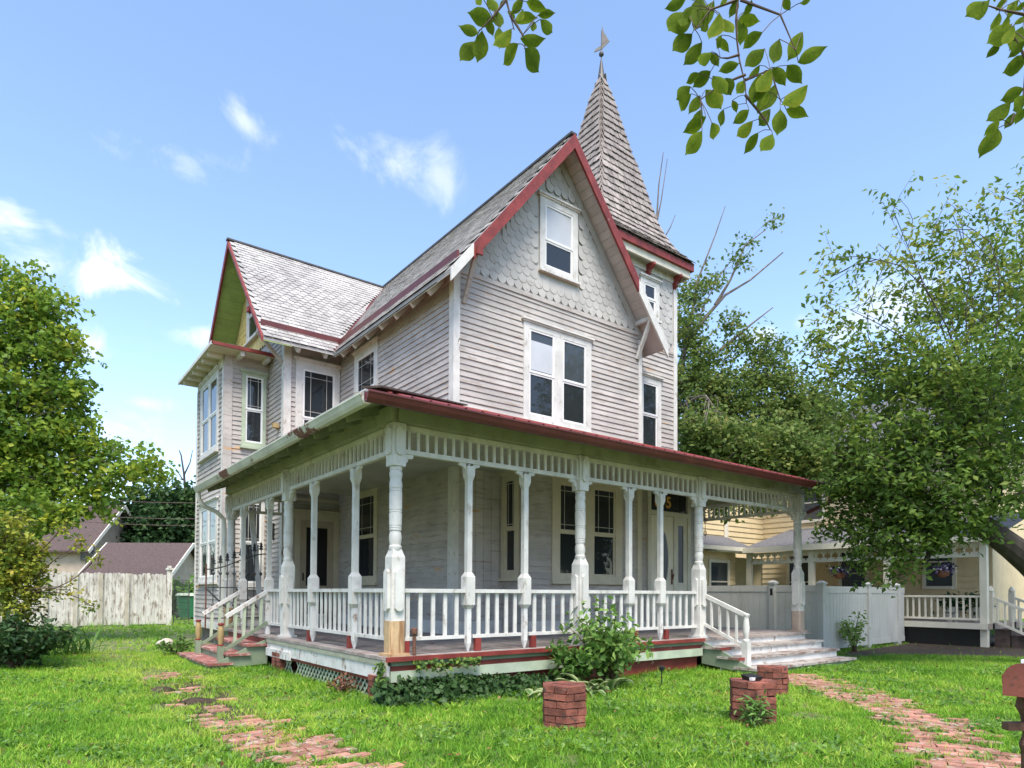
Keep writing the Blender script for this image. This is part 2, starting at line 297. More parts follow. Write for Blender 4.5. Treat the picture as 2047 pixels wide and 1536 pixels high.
def tree(name, label, base, fork, r0, lobes, nleaf, lsize, leaf, bark, seed, group=None, elong=1.5, clump=.32, per=26, limb=.55, tint_top=None, shell=.5, trunk_bend=(0, 0, 0), cat='tree', extra_bare=(), spray=.45, upward=.25):
    g = np.random.default_rng(seed)
    t = thing(name, label, cat, tuple(base), group); mb = MB(); base = np.array(base, float); fork = np.array(fork, float)
    tp = curve_pts(base, fork, trunk_bend, 9); tr = list(np.linspace(r0*1.2, r0*.72, 9)); tr[0] *= 1.15; mb.tube(tp, tr, 12)
    nodes = [(fork, r0*limb), (tp[-2], r0*limb)]
    den = np.array([l[6] if len(l) > 6 else 1. for l in lobes]); vol = np.array([l[3]*l[4]*l[5] for l in lobes])**.85
    nc = max(1, nleaf//per); cnt = np.maximum(3, (nc*vol*den/(vol*den).sum()).astype(int)); A = []; B = []
    for li in sorted(range(len(lobes)), key=lambda i: np.linalg.norm(np.array(lobes[i][:3])-fork)):
        cx, cy, cz, rx, ry, rz = lobes[li][:6]; k = cnt[li]; c = np.array([cx, cy, cz]); dc = np.linalg.norm(c-fork)
        # a limb leaves the nearest limb already grown
        cost = [np.linalg.norm(c-p)*1.0+.45*np.linalg.norm(p-fork)+(2 if r < .012 else 0) for p, r in nodes]; p0, pr0 = nodes[int(np.argmin(cost))]
        L = np.linalg.norm(c-p0)+1e-6; pts = curve_pts(p0, c, g.normal(0, .10, 3)*L+np.array([0, 0, .06*L]), 8); ra = min(pr0*.85, max(.015, .028*L+.012*max(rx, rz)*3)); rad = np.geomspace(ra, max(.006, ra*.3), 8)
        mb.tube(pts, list(rad), 7); nodes += [(pts[m], rad[m]) for m in (2, 3, 4, 5, 6, 7)]
        v = g.normal(size=(k, 3)); v /= np.linalg.norm(v, axis=1)[:, None]; q = c+v*(g.uniform(shell**3, 1.0, k)**(1/3))[:, None]*np.array([rx, ry, rz])
        for m in range(max(2, min(14, k//6))):
            e = q[m]; a = pts[int(g.integers(3, 8))]; sub = curve_pts(a, e, g.normal(0, .1, 3)*np.linalg.norm(e-a), 5); mb.tube(sub, list(np.geomspace(max(.007, rad[5]*.6), .004, 5)), 4)
        d = (q-c)/np.array([rx, ry, rz]); d = d+g.normal(0, .45, (k, 3))+np.array([0, 0, upward]); d /= np.linalg.norm(d, axis=1)[:, None]
        A.append(q-d*spray*.5); B.append(d)
    for pts, ra, rb in extra_bare: mb.tube(pts, list(np.geomspace(ra, rb, len(pts))), 6)
    A = np.concatenate(A); B = np.concatenate(B); kc = len(A); Ls = spray*g.uniform(.6, 1.4, kc)
    for m in range(0, kc, 2):
        e = A[m]+B[m]*Ls[m]; mid = (A[m]+e)/2+g.normal(0, .04, 3)*Ls[m]; mb.tube([A[m], mid, e], [.006, .004, .002], 3)
    mb.build('trunk', bark, t, True)
    tint = g.uniform(0, .62, kc)
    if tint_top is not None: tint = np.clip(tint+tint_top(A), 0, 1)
    f = np.tile(np.linspace(.05, 1.08, per), kc); P = np.repeat(A, per, 0)+np.repeat(B*Ls[:, None], per, 0)*f[:, None]+g.normal(size=(kc*per, 3))*clump*np.array([1, 1, .7])*(1.15-.6*f[:, None])
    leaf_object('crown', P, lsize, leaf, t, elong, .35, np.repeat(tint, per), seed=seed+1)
    return t

# ================================================================== GROUND
g0 = MB()
gx = [-400, -60, -20, -8, 0, 8, 20, 60, 400]
for i in range(len(gx)-1):
    for j in range(len(gx)-1):
        g0.add([(gx[i], gx[j], 0), (gx[i+1], gx[j], 0), (gx[i+1], gx[j+1], 0), (gx[i], gx[j+1], 0)], [(0, 1, 2, 3)])
tag(g0.build('ground', 'earth'), kind='structure')
sb = MB(); sp = [(9.9, -.1), (9.5, -.6), (10.4, -.9), (11.2, -1.35), (11.8, -2.3), (12.6, -3.6), (15, -4.6), (19, -4), (20, 1), (14.4, 0.3)]
sb.poly([(x, y, .004) for x, y in sp], (0, 0, .008)); tag(sb.build('bare_soil', 'soil'), kind='structure')

# ================================================================== HOUSE
HOUSE = thing('victorian_house', 'grey clapboard Victorian house with wraparound porch, red trim and shingled spire', 'house', (4.8, 6, 0))
XS, XR, YF, RX, RZ, MS = 2.454, 7.08, 2.70, 4.77, 9.76, 1.25
def main_z(x): return RZ-MS*abs(x-RX)
XW, YW, WY, WZ, WS = 1.2, 7.54, 9.95, 9.66, 1.12
def wing_z(y): return WZ-WS*abs(y-WY)
BX, BY0, BY1 = .246, 8.66, 11.22
TX0, TX1, TY0, TY1 = 6.22, 8.62, 3.0, 5.4; TC = (7.42, 4.2)
YB, BXL, BXR, YD, XD = 2.1, 3.47, 6.40, 2.40, 8.55
DK = .5
clap_items = []
def clap(part, pl, u0, u1, z0, z1, openings=(), m='clap', expo=.105, gap=.0):
    z = z0; k = 0
    while z < z1-.02:
        zt = min(z+expo, z1); cuts = [(u0, u1)]
        for a, b, c, d in openings:
            if c < zt-.01 and d > z+.01:
                nc = []
                for s, e in cuts:
                    if b <= s or a >= e: nc.append((s, e)); continue
                    if a-s > .03: nc.append((s, a))
                    if e-b > .03: nc.append((b, e))
                cuts = nc
        for s, e in cuts:
            segs = [(s, e)]
            if e-s > 2.6:
                c = s+(e-s)*random.uniform(.3, .7); segs = [(s, c-.001), (c+.001, e)]
            for s2, e2 in segs:
                w = random.uniform(-.003, .003); lo = .024+random.uniform(-.003, .004)
                vs = [pl.p(s2, z+w*.3, .002), pl.p(e2, z-w*.3, .002), pl.p(e2, z-w*.3, lo), pl.p(s2, z+w*.3, lo), pl.p(s2, zt, .002), pl.p(e2, zt, .002), pl.p(e2, zt, .007), pl.p(s2, zt, .007)]
                area = (e2-s2)*expo/dist2cam(pl.p((s2+e2)/2, z, 0))**2
                clap_items.append((area, part, vs, m))
        z = zt
def flush_clap():
    global clap_items
    clap_items.sort(key=lambda q: -q[0]); rest = {}
    for i, (a, part, vs, m) in enumerate(clap_items):
        mb = MB().hexa(vs)
        if i < 300: mb.build('clapboard', m, part)
        else: rest.setdefault((part.name, m), (part, MB()))[1].hexa(vs)
    for (n, m), (part, mb) in rest.items(): mb.build('clapboards', m, part, kind='stuff')
# scallop / slate / shake shared pieces; local x across, y up the slope, z outwards
def tile_shape(w, h, lift, style, thick=.012):
    if style == 'round': pts = [(-w/2, h)]+[(-w/2*math.cos(t), w*.5-w*.5*math.sin(t)) for t in np.linspace(0, math.pi, 8)]+[(w/2, h)]
    elif style == 'hex': pts = [(-w/2, h), (-w/2, w*.36), (-w*.26, .03), (0, 0), (w*.26, .03), (w/2, w*.36), (w/2, h)]
    elif style == 'rough': pts = [(-w/2, h), (-w/2, .01), (-w*.1, -.008), (w*.2, .012), (w/2, -.004), (w/2, h)]
    else: pts = [(-w/2, h), (-w/2, 0), (w/2, 0), (w/2, h)]
    def zz(y): return lift*(1-max(0, y)/h)+.003
    n = len(pts); V = [(x, y, zz(y)+thick) for x, y in pts]+[(x, y, zz(y)) for x, y in pts]
    F = [tuple(range(n))]+[(i, n+i, n+(i+1) % n, (i+1) % n) for i in range(n)]
    return V, F
def tile_mesh(name, V, F, m):
    me = bpy.data.meshes.new(name); me.from_pydata(V, [], F); me.materials.append(MATS[m]); return me
def basis(o, x, y, z): return Matrix(((x[0], y[0], z[0], o[0]), (x[1], y[1], z[1], o[1]), (x[2], y[2], z[2], o[2]), (0, 0, 0, 1)))
def tiles(items, name, part_limit, m):               # items: (part, V, F, mesh, matrix)
    items = sorted(items, key=lambda q: q[5]); rest = {}
    for i, (part, V, F, me, M, d) in enumerate(items):
        if i < part_limit: piece(name, me, M, part)
        else: rest.setdefault(part.name, (part, []))[1].append((V, F, M))
    for n, (part, lst) in rest.items(): join_pieces(name+'s', lst, m, part)

# ---- wall backings (thin slabs) carrying their boards
def slab(name, pl, u0, u1, z0, z1, m='clap', openings=()):
    mb = MB(); pl.box(mb, u0, u1, z0, z1, -.12, 0); return mb.build(name, m, HOUSE)
def window(pl, u0, u1, z0, z1, sashes, trim='white', cap=True, sill=True, top_m='glass', bot_m='glass', lead=False, blind_top=None, sash_m='sash', label=None, proud=.045):
    mb = MB(); us = [s[0] for s in sashes]+[s[1] for s in sashes]; a, b = min(us), max(us); zs0 = min(s[2] for s in sashes); zs1 = max(s[3] for s in sashes)
    pl.box(mb, u0, a, z0, z1, 0, proud); pl.box(mb, b, u1, z0, z1, 0, proud); pl.box(mb, a, b, zs1, z1, 0, proud-.002); pl.box(mb, a, b, z0, zs0, 0, proud-.002)
    for i in range(len(sashes)-1): pl.box(mb, sashes[i][1], sashes[i+1][0], zs0, zs1, 0, proud-.003)
    if sill: pl.box(mb, u0-.03, u1+.03, z0-.05, z0, 0, proud+.05)
    if cap: pl.box(mb, u0-.05, u1+.05, z1, z1+.035, 0, proud+.045); pl.box(mb, u0-.03, u1+.03, z1-.03, z1, proud, proud+.02)
    w = mb.build('window', trim, HOUSE)
    if label: w['label'] = label
    for (s0, s1, c0, c1, cm) in sashes:
        t = .04; sm = MB()
        for (q0, q1, d) in ((cm, c1, .024), (c0, cm, .012)):
            pl.box(sm, s0, s0+t, q0, q1, .002, d+.012); pl.box(sm, s1-t, s1, q0, q1, .002, d+.012)
            pl.box(sm, s0+t, s1-t, q1-t*.9, q1, .002, d+.011); pl.box(sm, s0+t, s1-t, q0, q0+t*1.0, .002, d+.011)
        sm.build('sash', sash_m, w)
        for (q0, q1, d, gm) in ((cm, c1, .018, blind_top or top_m), (c0, cm, .008, bot_m)):
            gmb = MB(); pl.box(gmb, s0+t, s1-t, q0+t, q1-t*.9, .001, d); gmb.build('pane', gm, w)
        if lead:
            lm = MB(); h = c1-cm; wd = s1-s0; e = .22*wd+t*.5
            for uu in (s0+e, s1-e): pl.box(lm, uu-.006, uu+.006, cm+t, c1-t, .0185, .023)
            for zz in (cm+e*.9, c1-e*.9): pl.box(lm, s0+t, s1-t, zz-.006, zz+.006, .0187, .0225)
            lm.build('leading', 'leading', w)
    return w

FW = slab('front_wall', front(YF), XS, XR, .4, 6.2)
gm = MB(); gm.poly([(XS, YF, 6.2), (XR, YF, 6.2), (XR, YF, main_z(XR)-.1), (RX, YF, RZ-.1), (XS, YF, main_z(XS)-.1)], (0, .12, 0)); GW = gm.build('gable_wall', 'scale', HOUSE)
SW = slab('side_wall', side(XS), YF+.121, YW+.12, .4, 6.9)
WFW = slab('wing_front_wall', front(YW), XW, XS, .4, 6.98)
WSW = slab('wing_side_wall', side(XW), YW+.121, 12.36, .4, 6.98)
gm = MB(); gm.poly([(XW, YW+.12, 6.981), (XW, 12.36, 6.981), (XW, WY, WZ-.1)], (.12, 0, 0)); WG = gm.build('wing_gable_wall', 'yellow_scale', HOUSE)
BFW = slab('bay_front_wall', front(BY0), BX, XW, .35, 6.45)
BSW = slab('bay_side_wall', side(BX), BY0+.121, BY1, .35, 6.45)
TFW = slab('tower_front_wall', front(TY0), 7.0, TX1, 3.6, 8.5)
DW = slab('entry_wall', front(YD), BXR-.2, XD, .5, 3.7, 'clap')
BW = slab('porch_bay_wall', front(YB), BXL, BXR, .5, 3.7, 'clap')
mb = MB(); mb.box(BXL, BXL+.1, YB+.12, YF, .5, 3.7); BLW = mb.build('porch_bay_side_wall', 'clap', HOUSE)
boxes('rear_wall', 'clap', HOUSE, (BXR-.1, BXR, YB+.12, YF, .5, 3.7), (XD-.1, XD, YD+.12, 6, .4, 3.9), (TX1-.12, TX1, TY0+.12, TY1, 3.6, 8.5), (TX0, TX1-.12, TY1-.12, TY1, 3.6, 8.5), (TX0, TX0+.12, TY0, TY1-.12, 5.5, 8.5), (XR-.12, XR, YF+.12, 13, .4, 6.8), (XS, XR-.12, 12.88, 13, .4, 6.8), (BX, XW, BY1-.12, BY1, .35, 6.45), (XW, XS+.12, 12.24, 12.36, .4, 6.9), (XS, XS+.12, 12.36, 12.88, .4, 6.8))

# ---- window rectangles (u0,u1,z0,z1) and boards
w_up = (3.92, 5.62, 4.36, 6.20); w_gab = (4.29, 5.25, 7.25, 8.66)
clap(FW, front(YF), XS+.09, XR-.07, 4.05, 6.70, [w_up])
clap(SW, side(XS), YF+.03, YW-.02, .72, 6.5, [(5.50, 6.62, 1.40, 3.36), (5.56, 6.70, 4.55, 6.36)])
clap(WFW, front(YW), XW+.12, XS-.03, .72, 6.45, [(1.44, 2.44, .4, 2.98), (1.42, 2.42, 4.6, 6.29)])
clap(WSW, side(XW), YW+.02, BY0-.02, .6, 6.9, [])
clap(BFW, front(BY0), BX+.15, XW-.03, .5, 6.3, [(.60, 1.13, 4.46, 6.14), (.60, 1.13, 1.30, 3.30)])
clap(BSW, side(BX), BY0+.1, BY1-.06, .5, 6.2, [(9.08, 10.84, 4.40, 6.26), (9.0, 10.76, 1.42, 3.30)])
clap(TFW, front(TY0), XR+.02, TX1-.09, 4.2, 6.70, [(7.36, 8.08, 4.4, 6.0)])
clap(BW, front(YB), BXL+.1, BXR-.1, .72, 3.5, [(4.10, 5.86, 1.42, 3.24)], 'clap')
clap(DW, front(YD), BXR+.02, XD-.06, .62, 3.5, [(6.93, 8.32, .4, 3.42)], 'clap')
flush_clap()
# vertical boards of the panel beside the porch bay
mb = MB(); x = XS+.1
while x < BXL-.01:
    w = min(.17, BXL-x); front(YF).box(mb := MB(), x+.004, x+w-.004, .72, 3.6, .001, .016+random.uniform(0, .006)); mb.build('wall_board', 'clap', FW); x += .17
# corner boards, base boards, frieze boards
def trim(name, m, *bxs, parent=HOUSE):
    for pl, a in bxs:
        mb = MB(); pl.box(mb, *a); mb.build(name, m, parent)
F = front(YF); S = side(XS)
trim('corner_board', 'white', (F, (XS-.04, XS+.09, .5, 6.75, 0, .04)), (S, (YF+.002, YF+.11, .5, 6.6, 0, .038)))
trim('corner_board', 'white', (F, (XR-.07, XR+.03, 3.9, 6.55, 0, .04)))
trim('corner_board', 'white', (front(YW), (XW-.04, XW+.12, .5, 6.75, 0, .04)), (side(XW), (YW+.002, YW+.12, .5, 6.7, 0, .038)))
trim('corner_board', 'clap', (front(BY0), (BX-.03, BX+.15, .4, 6.25, 0, .04)))
trim('corner_board', 'white', (side(BX), (BY0+.002, BY0+.1, .4, 6.2, 0, .038)), (side(BX), (BY1-.06, BY1+.02, .4, 6.2, 0, .038)))
trim('corner_board', 'white', (front(TY0), (TX1-.09, TX1+.03, 3.9, 8.3, 0, .035)))
trim('corner_board', 'clap', (front(YB), (BXL-.03, BXL+.1, .5, 3.6, 0, .04)))
trim('corner_board', 'door_trim', (front(YB), (BXR-.1, BXR+.02, .5, 3.6, 0, .04)), (front(YD), (XD-.06, XD+.02, .5, 3.6, 0, .04)))
trim('base_board', 'white', (F, (XS+.1, BXL-.002, .5, .72, 0, .03)), (S, (YF+.12, YW-.002, .5, .72, 0, .03)), (front(YW), (XW+.13, XS-.035, .5, .72, 0, .03)), (front(YB), (BXL+.102, BXR-.102, .5, .72, 0, .03)), (front(YD), (BXR+.03, 6.92, .5, .62, 0, .03)))
trim('base_board', 'white', (front(BY0), (BX+.152, XW-.03, .35, .5, 0, .04)), (side(BX), (BY0+.102, BY1-.062, .35, .5, 0, .04)), (side(XW), (YW+.122, BY0, .45, .6, 0, .03)))
trim('frieze_board', 'clap', (S, (YF+.12, YW-.03, 6.5, 6.78, 0, .02)), (front(YW), (XW+.13, XS-.02, 6.45, 6.72, 0, .02)), (front(BY0), (BX+.152, XW-.03, 6.26, 6.45, 0, .02)))
trim('frieze_board', 'cream', (side(BX), (BY0+.1, BY1, 6.2, 6.44, 0, .03)))
trim('band_board', 'clap', (F, (XS+.09, XR-.07, 6.64, 6.72, .008, .036)), (front(TY0), (XR, TX1-.09, 6.66, 6.72, .008, .03)))
# sheet foundation under the bay
mb = MB(); mb.box(BX+.12, XW+.3, BY0+.12, BY1-.2, 0, .36); mb.build('foundation', 'mortar', HOUSE)

boxes('foundation', 'mortar', HOUSE, (XS+.05, XR-.05, YF+.2, 12.9, 0, .395), (XW+.35, XS+.04, YW+.1, 12.3, 0, .395), (BXL+.1, XD-.1, YB+.2, YF+.19, 0, .29))
# ---- windows
window(F, *w_up, [(4.05, 4.66, 4.48, 6.06, 5.26), (4.87, 5.48, 4.48, 6.06, 5.26)], top_m='glass_sky', bot_m='glass', blind_top=None, label='upper paired front window')
mb = MB(); F.box(mb, 4.09, 4.62, 5.32, 5.86, .0185, .0215); mb.build('window_blind', 'blind', HOUSE)
window(F, *w_gab, [(4.42, 5.12, 7.34, 8.52, 7.84)], blind_top='blind', bot_m='glass', label='attic window in the scalloped gable')
window(S, 5.56, 6.70, 4.55, 6.36, [(5.70, 6.56, 4.7, 6.2, 5.45)], lead=True)
window(S, 5.50, 6.62, 1.40, 3.36, [(5.64, 6.46, 1.50, 3.22, 2.36)], trim='door_trim', sash_m='door_trim', lead=True)
window(front(YW), 1.42, 2.42, 4.6, 6.29, [(1.58, 2.30, 4.7, 6.10, 5.02)], lead=True)
window(front(BY0), .60, 1.13, 4.46, 6.14, [(.68, 1.06, 4.56, 6.06, 5.30)], trim='sage_light', lead=True, label='narrow bay window with peeling sage green casing')
window(front(BY0), .60, 1.13, 1.30, 3.30, [(.68, 1.06, 1.40, 3.20, 2.30)], trim='white', lead=True)
window(side(BX), 9.08, 10.84, 4.40, 6.26, [(9.22, 9.90, 4.52, 6.12, 5.3), (10.02, 10.70, 4.52, 6.12, 5.3)])
window(side(BX), 9.0, 10.76, 1.42, 3.30, [(9.14, 9.82, 1.54, 3.16, 2.34), (9.94, 10.62, 1.54, 3.16, 2.34)])
window(front(TY0), 7.36, 8.08, 4.4, 6.0, [(7.46, 7.96, 4.4, 5.84, 5.14)], sill=False)
window(front(TY0), 7.40, 8.02, 7.3, 8.18, [(7.52, 7.90, 7.4, 8.05, 7.72)], label='small attic window of the tower')
window(front(YB), 4.10, 5.86, 1.42, 3.24, [(4.26, 4.82, 1.52, 3.16, 2.30), (5.10, 5.68, 1.52, 3.16, 2.30)], trim='door_trim', sash_m='door_trim', lead=True)
BL = side(BXL)
window(BL, 2.17, 2.66, 1.46, 3.30, [(2.27, 2.56, 1.56, 3.18, 2.32)], trim='door_trim', sash_m='door_trim', lead=True, label='narrow leaded side window of the porch bay')
# ---- screen door on the wing wall
W = front(YW)
mb = MB(); W.box(mb, 1.44, 1.56, .5, 2.78, 0, .05); W.box(mb, 2.32, 2.44, .5, 2.78, 0, .05); W.box(mb, 1.40, 2.45, 2.78, 2.95, 0, .06); W.box(mb, 1.36, 2.45, 2.95, 3.0, 0, .12); W.box(mb, 1.40, 2.45, 3.2, 3.26, 0, .05)
sd = mb.build('screen_door', 'door_trim', HOUSE); sd['label'] = 'tan screen door with black mesh'
mb = MB(); W.box(mb, 1.56, 1.70, .52, 2.78, 0, .03); W.box(mb, 2.18, 2.32, .52, 2.78, 0, .03); W.box(mb, 1.70, 2.18, 2.62, 2.78, 0, .029); W.box(mb, 1.70, 2.18, 1.22, 1.34, 0, .029); W.box(mb, 1.70, 2.18, .52, .72, 0, .029); W.box(mb, 1.90, 1.98, .72, 1.22, .02, .029)
mb.build('door_leaf', 'door_tan', sd)
for z0, z1 in ((1.34, 2.62), (.72, 1.22)): mb = MB(); W.box(mb, 1.70, 2.18, z0, z1, .002, .012); mb.build('mesh_screen', 'screen', sd)
mb = MB(); W.box(mb, 1.62, 1.645, 1.45, 1.62, .03, .055); mb.build('handle', 'black', sd)
# ---- front entry
D = front(YD)
mb = MB(); D.box(mb, 6.93, 7.03, .5, 3.42, 0, .06); D.box(mb, 8.22, 8.32, .5, 3.42, 0, .06); D.box(mb, 7.03, 8.22, 3.34, 3.42, 0, .058); D.box(mb, 7.03, 8.22, 2.84, 2.93, 0, .058); D.box(mb, 7.76, 7.84, .8, 2.84, 0, .05); D.box(mb, 7.03, 8.22, .5, .66, 0, .16); D.box(mb, 7.03, 8.22, .66, .8, 0, .08)
D.box(mb, 7.84, 7.92, .8, 2.84, 0, .035); D.box(mb, 8.10, 8.22, .8, 2.84, 0, .035); D.box(mb, 7.92, 8.10, 2.66, 2.84, 0, .034); D.box(mb, 7.92, 8.10, .8, 1.44, 0, .034)
ed = mb.build('front_door', 'cream', HOUSE); ed['label'] = 'cream front door with oval light, sidelight and numbered transom'
mb = MB(); D.box(mb, 7.035, 7.755, .81, 2.83, 0, .035); mb.build('door_leaf', 'n_cream', ed)
el = [D.p(7.40+.17*math.cos(t), 1.93+.58*math.sin(t), .036) for t in np.linspace(0, 2*math.pi, 28, endpoint=False)]
er = [D.p(7.40+.20*math.cos(t), 1.93+.62*math.sin(t), .0355) for t in np.linspace(0, 2*math.pi, 28, endpoint=False)]
MB().poly(er, (0, -.012, 0)).build('oval_frame', 'cream', ed); MB().poly(el, (0, -.014, 0)).build('oval_pane', 'glass', ed)
mb = MB(); D.box(mb, 7.92, 8.10, 1.44, 2.66, .001, .02); mb.build('sidelight_pane', 'glass', ed)
mb = MB(); D.box(mb, 7.06, 8.19, 2.95, 3.32, .001, .03); mb.build('transom_pane', 'glass', ed)
mb = MB(); D.box(mb, 7.08, 7.95, 2.97, 3.30, .0302, .034); mb.build('transom_panel', 'black', ed)
mb = MB(); D.box(mb, 7.68, 7.71, 1.4, 1.72, .035, .06); mb.beam(D.p(7.695, 1.5, .06), D.p(7.695, 1.62, .1), .02, .02); mb.build('handle', 'rust', ed)
tcu = bpy.data.curves.new('house_number', 'FONT'); tcu.body = '685'; tcu.size = .33; tcu.extrude = .004; tcu.align_x = 'CENTER'; tcu.offset = .008; tcu.space_character = 1.1
tcu.materials.append(MATS['gold']); to = bpy.data.objects.new('house_number', tcu); to.matrix_basis = Matrix.Translation(Vector(D.p(7.42, 3.02, .038)))@Matrix.Rotation(R(90), 4, 'X'); link(to, ed)
bpy.context.view_layer.update(); tme = bpy.data.meshes.new_from_object(to.evaluated_get(bpy.context.evaluated_depsgraph_get())); tmo = bpy.data.objects.new('house_number', tme); tmo.matrix_basis = to.matrix_basis.copy(); bpy.data.objects.remove(to); link(tmo, ed)

# ---- scalloped shingles on the gables
V, Fc = tile_shape(.184, .27, .013, 'round', .010); me_sc = tile_mesh('scale_shingle', V, Fc, 'scale'); me_ys = tile_mesh('scale_shingle', V, Fc, 'yellow_scale')
its = []
def scales(part, pl, inside, z0, z1, u0, u1, me, openings):
    z = z0; k = 0; x_, n_ = pl.U, pl.N
    while z < z1:
        u = u0+(.093 if k % 2 else 0)
        while u < u1:
            ok = inside(u, z+.24) and inside(u, z)
            for a, b, c, d in openings:
                if a-.06 < u < b+.06 and z+.26 > c and z < d: ok = False
            if ok:
                xx = x_ if np.dot(np.cross(x_, (0, 0, 1)), n_) > 0 else -x_
                M = basis(pl.p(u, z, .004+random.uniform(0, .003)), xx, (random.uniform(-.01, .01), random.uniform(-.01, .01), 1), n_); p = pl.p(u, z, 0)
                its.append((part, V, Fc, me, M, dist2cam(p)))
            u += .186
        z += .148; k += 1
scales(GW, F, lambda u, z: main_z(u)-.28 > z and XS+.06 < u < XR-.05, 6.72, 9.5, 2.5, 7.0, me_sc, [(w_gab[0], w_gab[1], w_gab[2]-.05, w_gab[3]+.04)])
scales(TFW, front(TY0), lambda u, z: z < 8.32 and XR+.1 < u < TX1-.15, 6.74, 8.2, 7.2, 8.55, me_sc, [(7.36, 8.06, 7.25, 8.2)])
nsc = len(its)
scales(WG, side(XW), lambda u, z: wing_z(u)-.2 > z, 6.95, 9.4, 7.7, 12.2, me_ys, [(9.4, 10.5, 7.35, 8.8)])
tiles(its[:nsc], 'scale_shingle', 190, 'scale'); tiles(its[nsc:], 'scale_shingle', 110, 'yellow_scale')
window(side(XW), 9.45, 10.45, 7.4, 8.75, [(9.55, 10.35, 7.48, 8.62, 8.05)], trim='white', cap=False, label='attic window of the yellow shingled wing gable')
trim('rake_board', 'scale', *[]) if False else None
mb = MB()
for sgn in (-1, 1):
    a = (RX, YF-.015, RZ-.24); b = (RX+sgn*2.36, YF-.015, RZ-.24-MS*2.36); mb.beam(a, b, .03, .14, (0, 0, 1))
mb.build('rake_trim', 'scale', HOUSE)

# ---- main roof
def roof_slab(name, pts, th, m, parent=HOUSE):
    mb = MB(); mb.poly(pts, (0, 0, -th)); return mb.build(name, m, parent)
EX0, EX1, YR0 = 2.10, 7.44, 2.27
mr_ = roof_slab('main_roof', [(EX0, YR0, main_z(EX0)), (RX, YR0, RZ), (RX, 13.3, RZ), (EX0, 13.3, main_z(EX0))], .06, 'slate')
mr2 = roof_slab('main_roof', [(RX, YR0, RZ), (EX1, YR0, main_z(EX1)), (EX1, 13.3, main_z(EX1)), (RX, 13.3, RZ)], .06, 'slate')
EY0, XG = 7.08, .60
wr = roof_slab('wing_roof', [(XG, EY0, wing_z(EY0)), (4.7, EY0, wing_z(EY0)), (4.7, WY, WZ), (XG, WY, WZ)], .06, 'slate')
# trim the wing slab where it dives under the main slope is natural: it stays below it
roof_slab('wing_roof', [(XG, WY, WZ), (4.7, WY, WZ), (4.7, 12.82, wing_z(12.82)), (XG, 12.82, wing_z(12.82))], .06, 'slate')
def slates(part, O, X, Y, width, height, clip, items, w=.19, expo=.135, scallop=(.38, .72)):
    Zn = np.cross(X, Y); shapes = {}
    for st in ('flat', 'hex'):
        v, f = tile_shape(w-.008, expo*1.5, .019, st, .008); shapes[st] = (v, f, tile_mesh('roof_slate', v, f, 'slate'))
    r = 0; y = 0
    while y < height:
        st = 'hex' if scallop[0] < y/height < scallop[1] else 'flat'; x = w/2 if r % 2 else 0
        while x < width:
            p = np.array(O)+X*x+Y*y
            if clip(p):
                v, f, me = shapes[st]; a = random.uniform(-.025, .025); X2 = X*math.cos(a)+Y*math.sin(a); Y2 = Y*math.cos(a)-X*math.sin(a)
                M = basis(p+Zn*random.uniform(.002, .006), X2, Y2, Zn); items.append((part, v, f, me, M, dist2cam(p)))
            x += w
        y += expo; r += 1
sit = []
ny = math.hypot(1, WS); Yw = np.array([0, 1, WS])/ny
slates(wr, (XG+.09, EY0, wing_z(EY0)), np.array([1., 0, 0]), Yw, 4.0, (WY-EY0)*ny-.05, lambda p: p[2] > main_z(p[0])+.02 if p[0] > EX0 else True, sit)
tiles(sit, 'roof_slate', 300, 'slate')
sit = []; nx = math.hypot(1, MS); Ym = np.array([1, 0, MS])/nx
slates(mr_, (EX0, 12.0, main_z(EX0)), np.array([0, -1., 0]), Ym, 12.0-YR0-.08, (RX-EX0)*nx-.05, lambda p: p[2] > wing_z(p[1])+.02 or p[1] < EY0, sit, w=.22, expo=.16, scallop=(.4, .7))
tiles(sit, 'roof_slate', 0, 'slate')
MB().beam((RX, YR0-.02, RZ+.02), (RX, 13.3, RZ+.02), .14, .04).build('ridge_cap', 'lead', HOUSE); MB().beam((XG-.06, WY, WZ+.02), (4.68, WY, WZ+.02), .14, .04).build('ridge_cap', 'lead', HOUSE)
# valley flashing
t_ = np.array([EX0+.12, EY0+.12, wing_z(EY0+.12)])
mb = MB()
vx = [(x, WY-(WZ-main_z(x))/WS, main_z(x)) for x in (EX0+.05, RX-.1)]
mb.beam(np.array(vx[0])+(0, 0, .03), np.array(vx[1])+(0, 0, .03), .26, .02, (-.6, -.6, 1)); mb.build('valley_flashing', 'gutter_red', HOUSE)
# built-in gutters on the slopes
mb = MB(); mb.beam((EX0+.22, YR0+.12, main_z(EX0+.22)+.07), (EX0+.22, EY0+.3, main_z(EX0+.22)+.07), .05, .15); mb.build('roof_gutter', 'gutter_red', HOUSE)
mb = MB(); mb.beam((XG+.02, EY0+.28, wing_z(EY0+.28)+.07), (EX0+.3, EY0+.28, wing_z(EY0+.28)+.07), .05, .14); mb.build('roof_gutter', 'gutter_red', HOUSE)
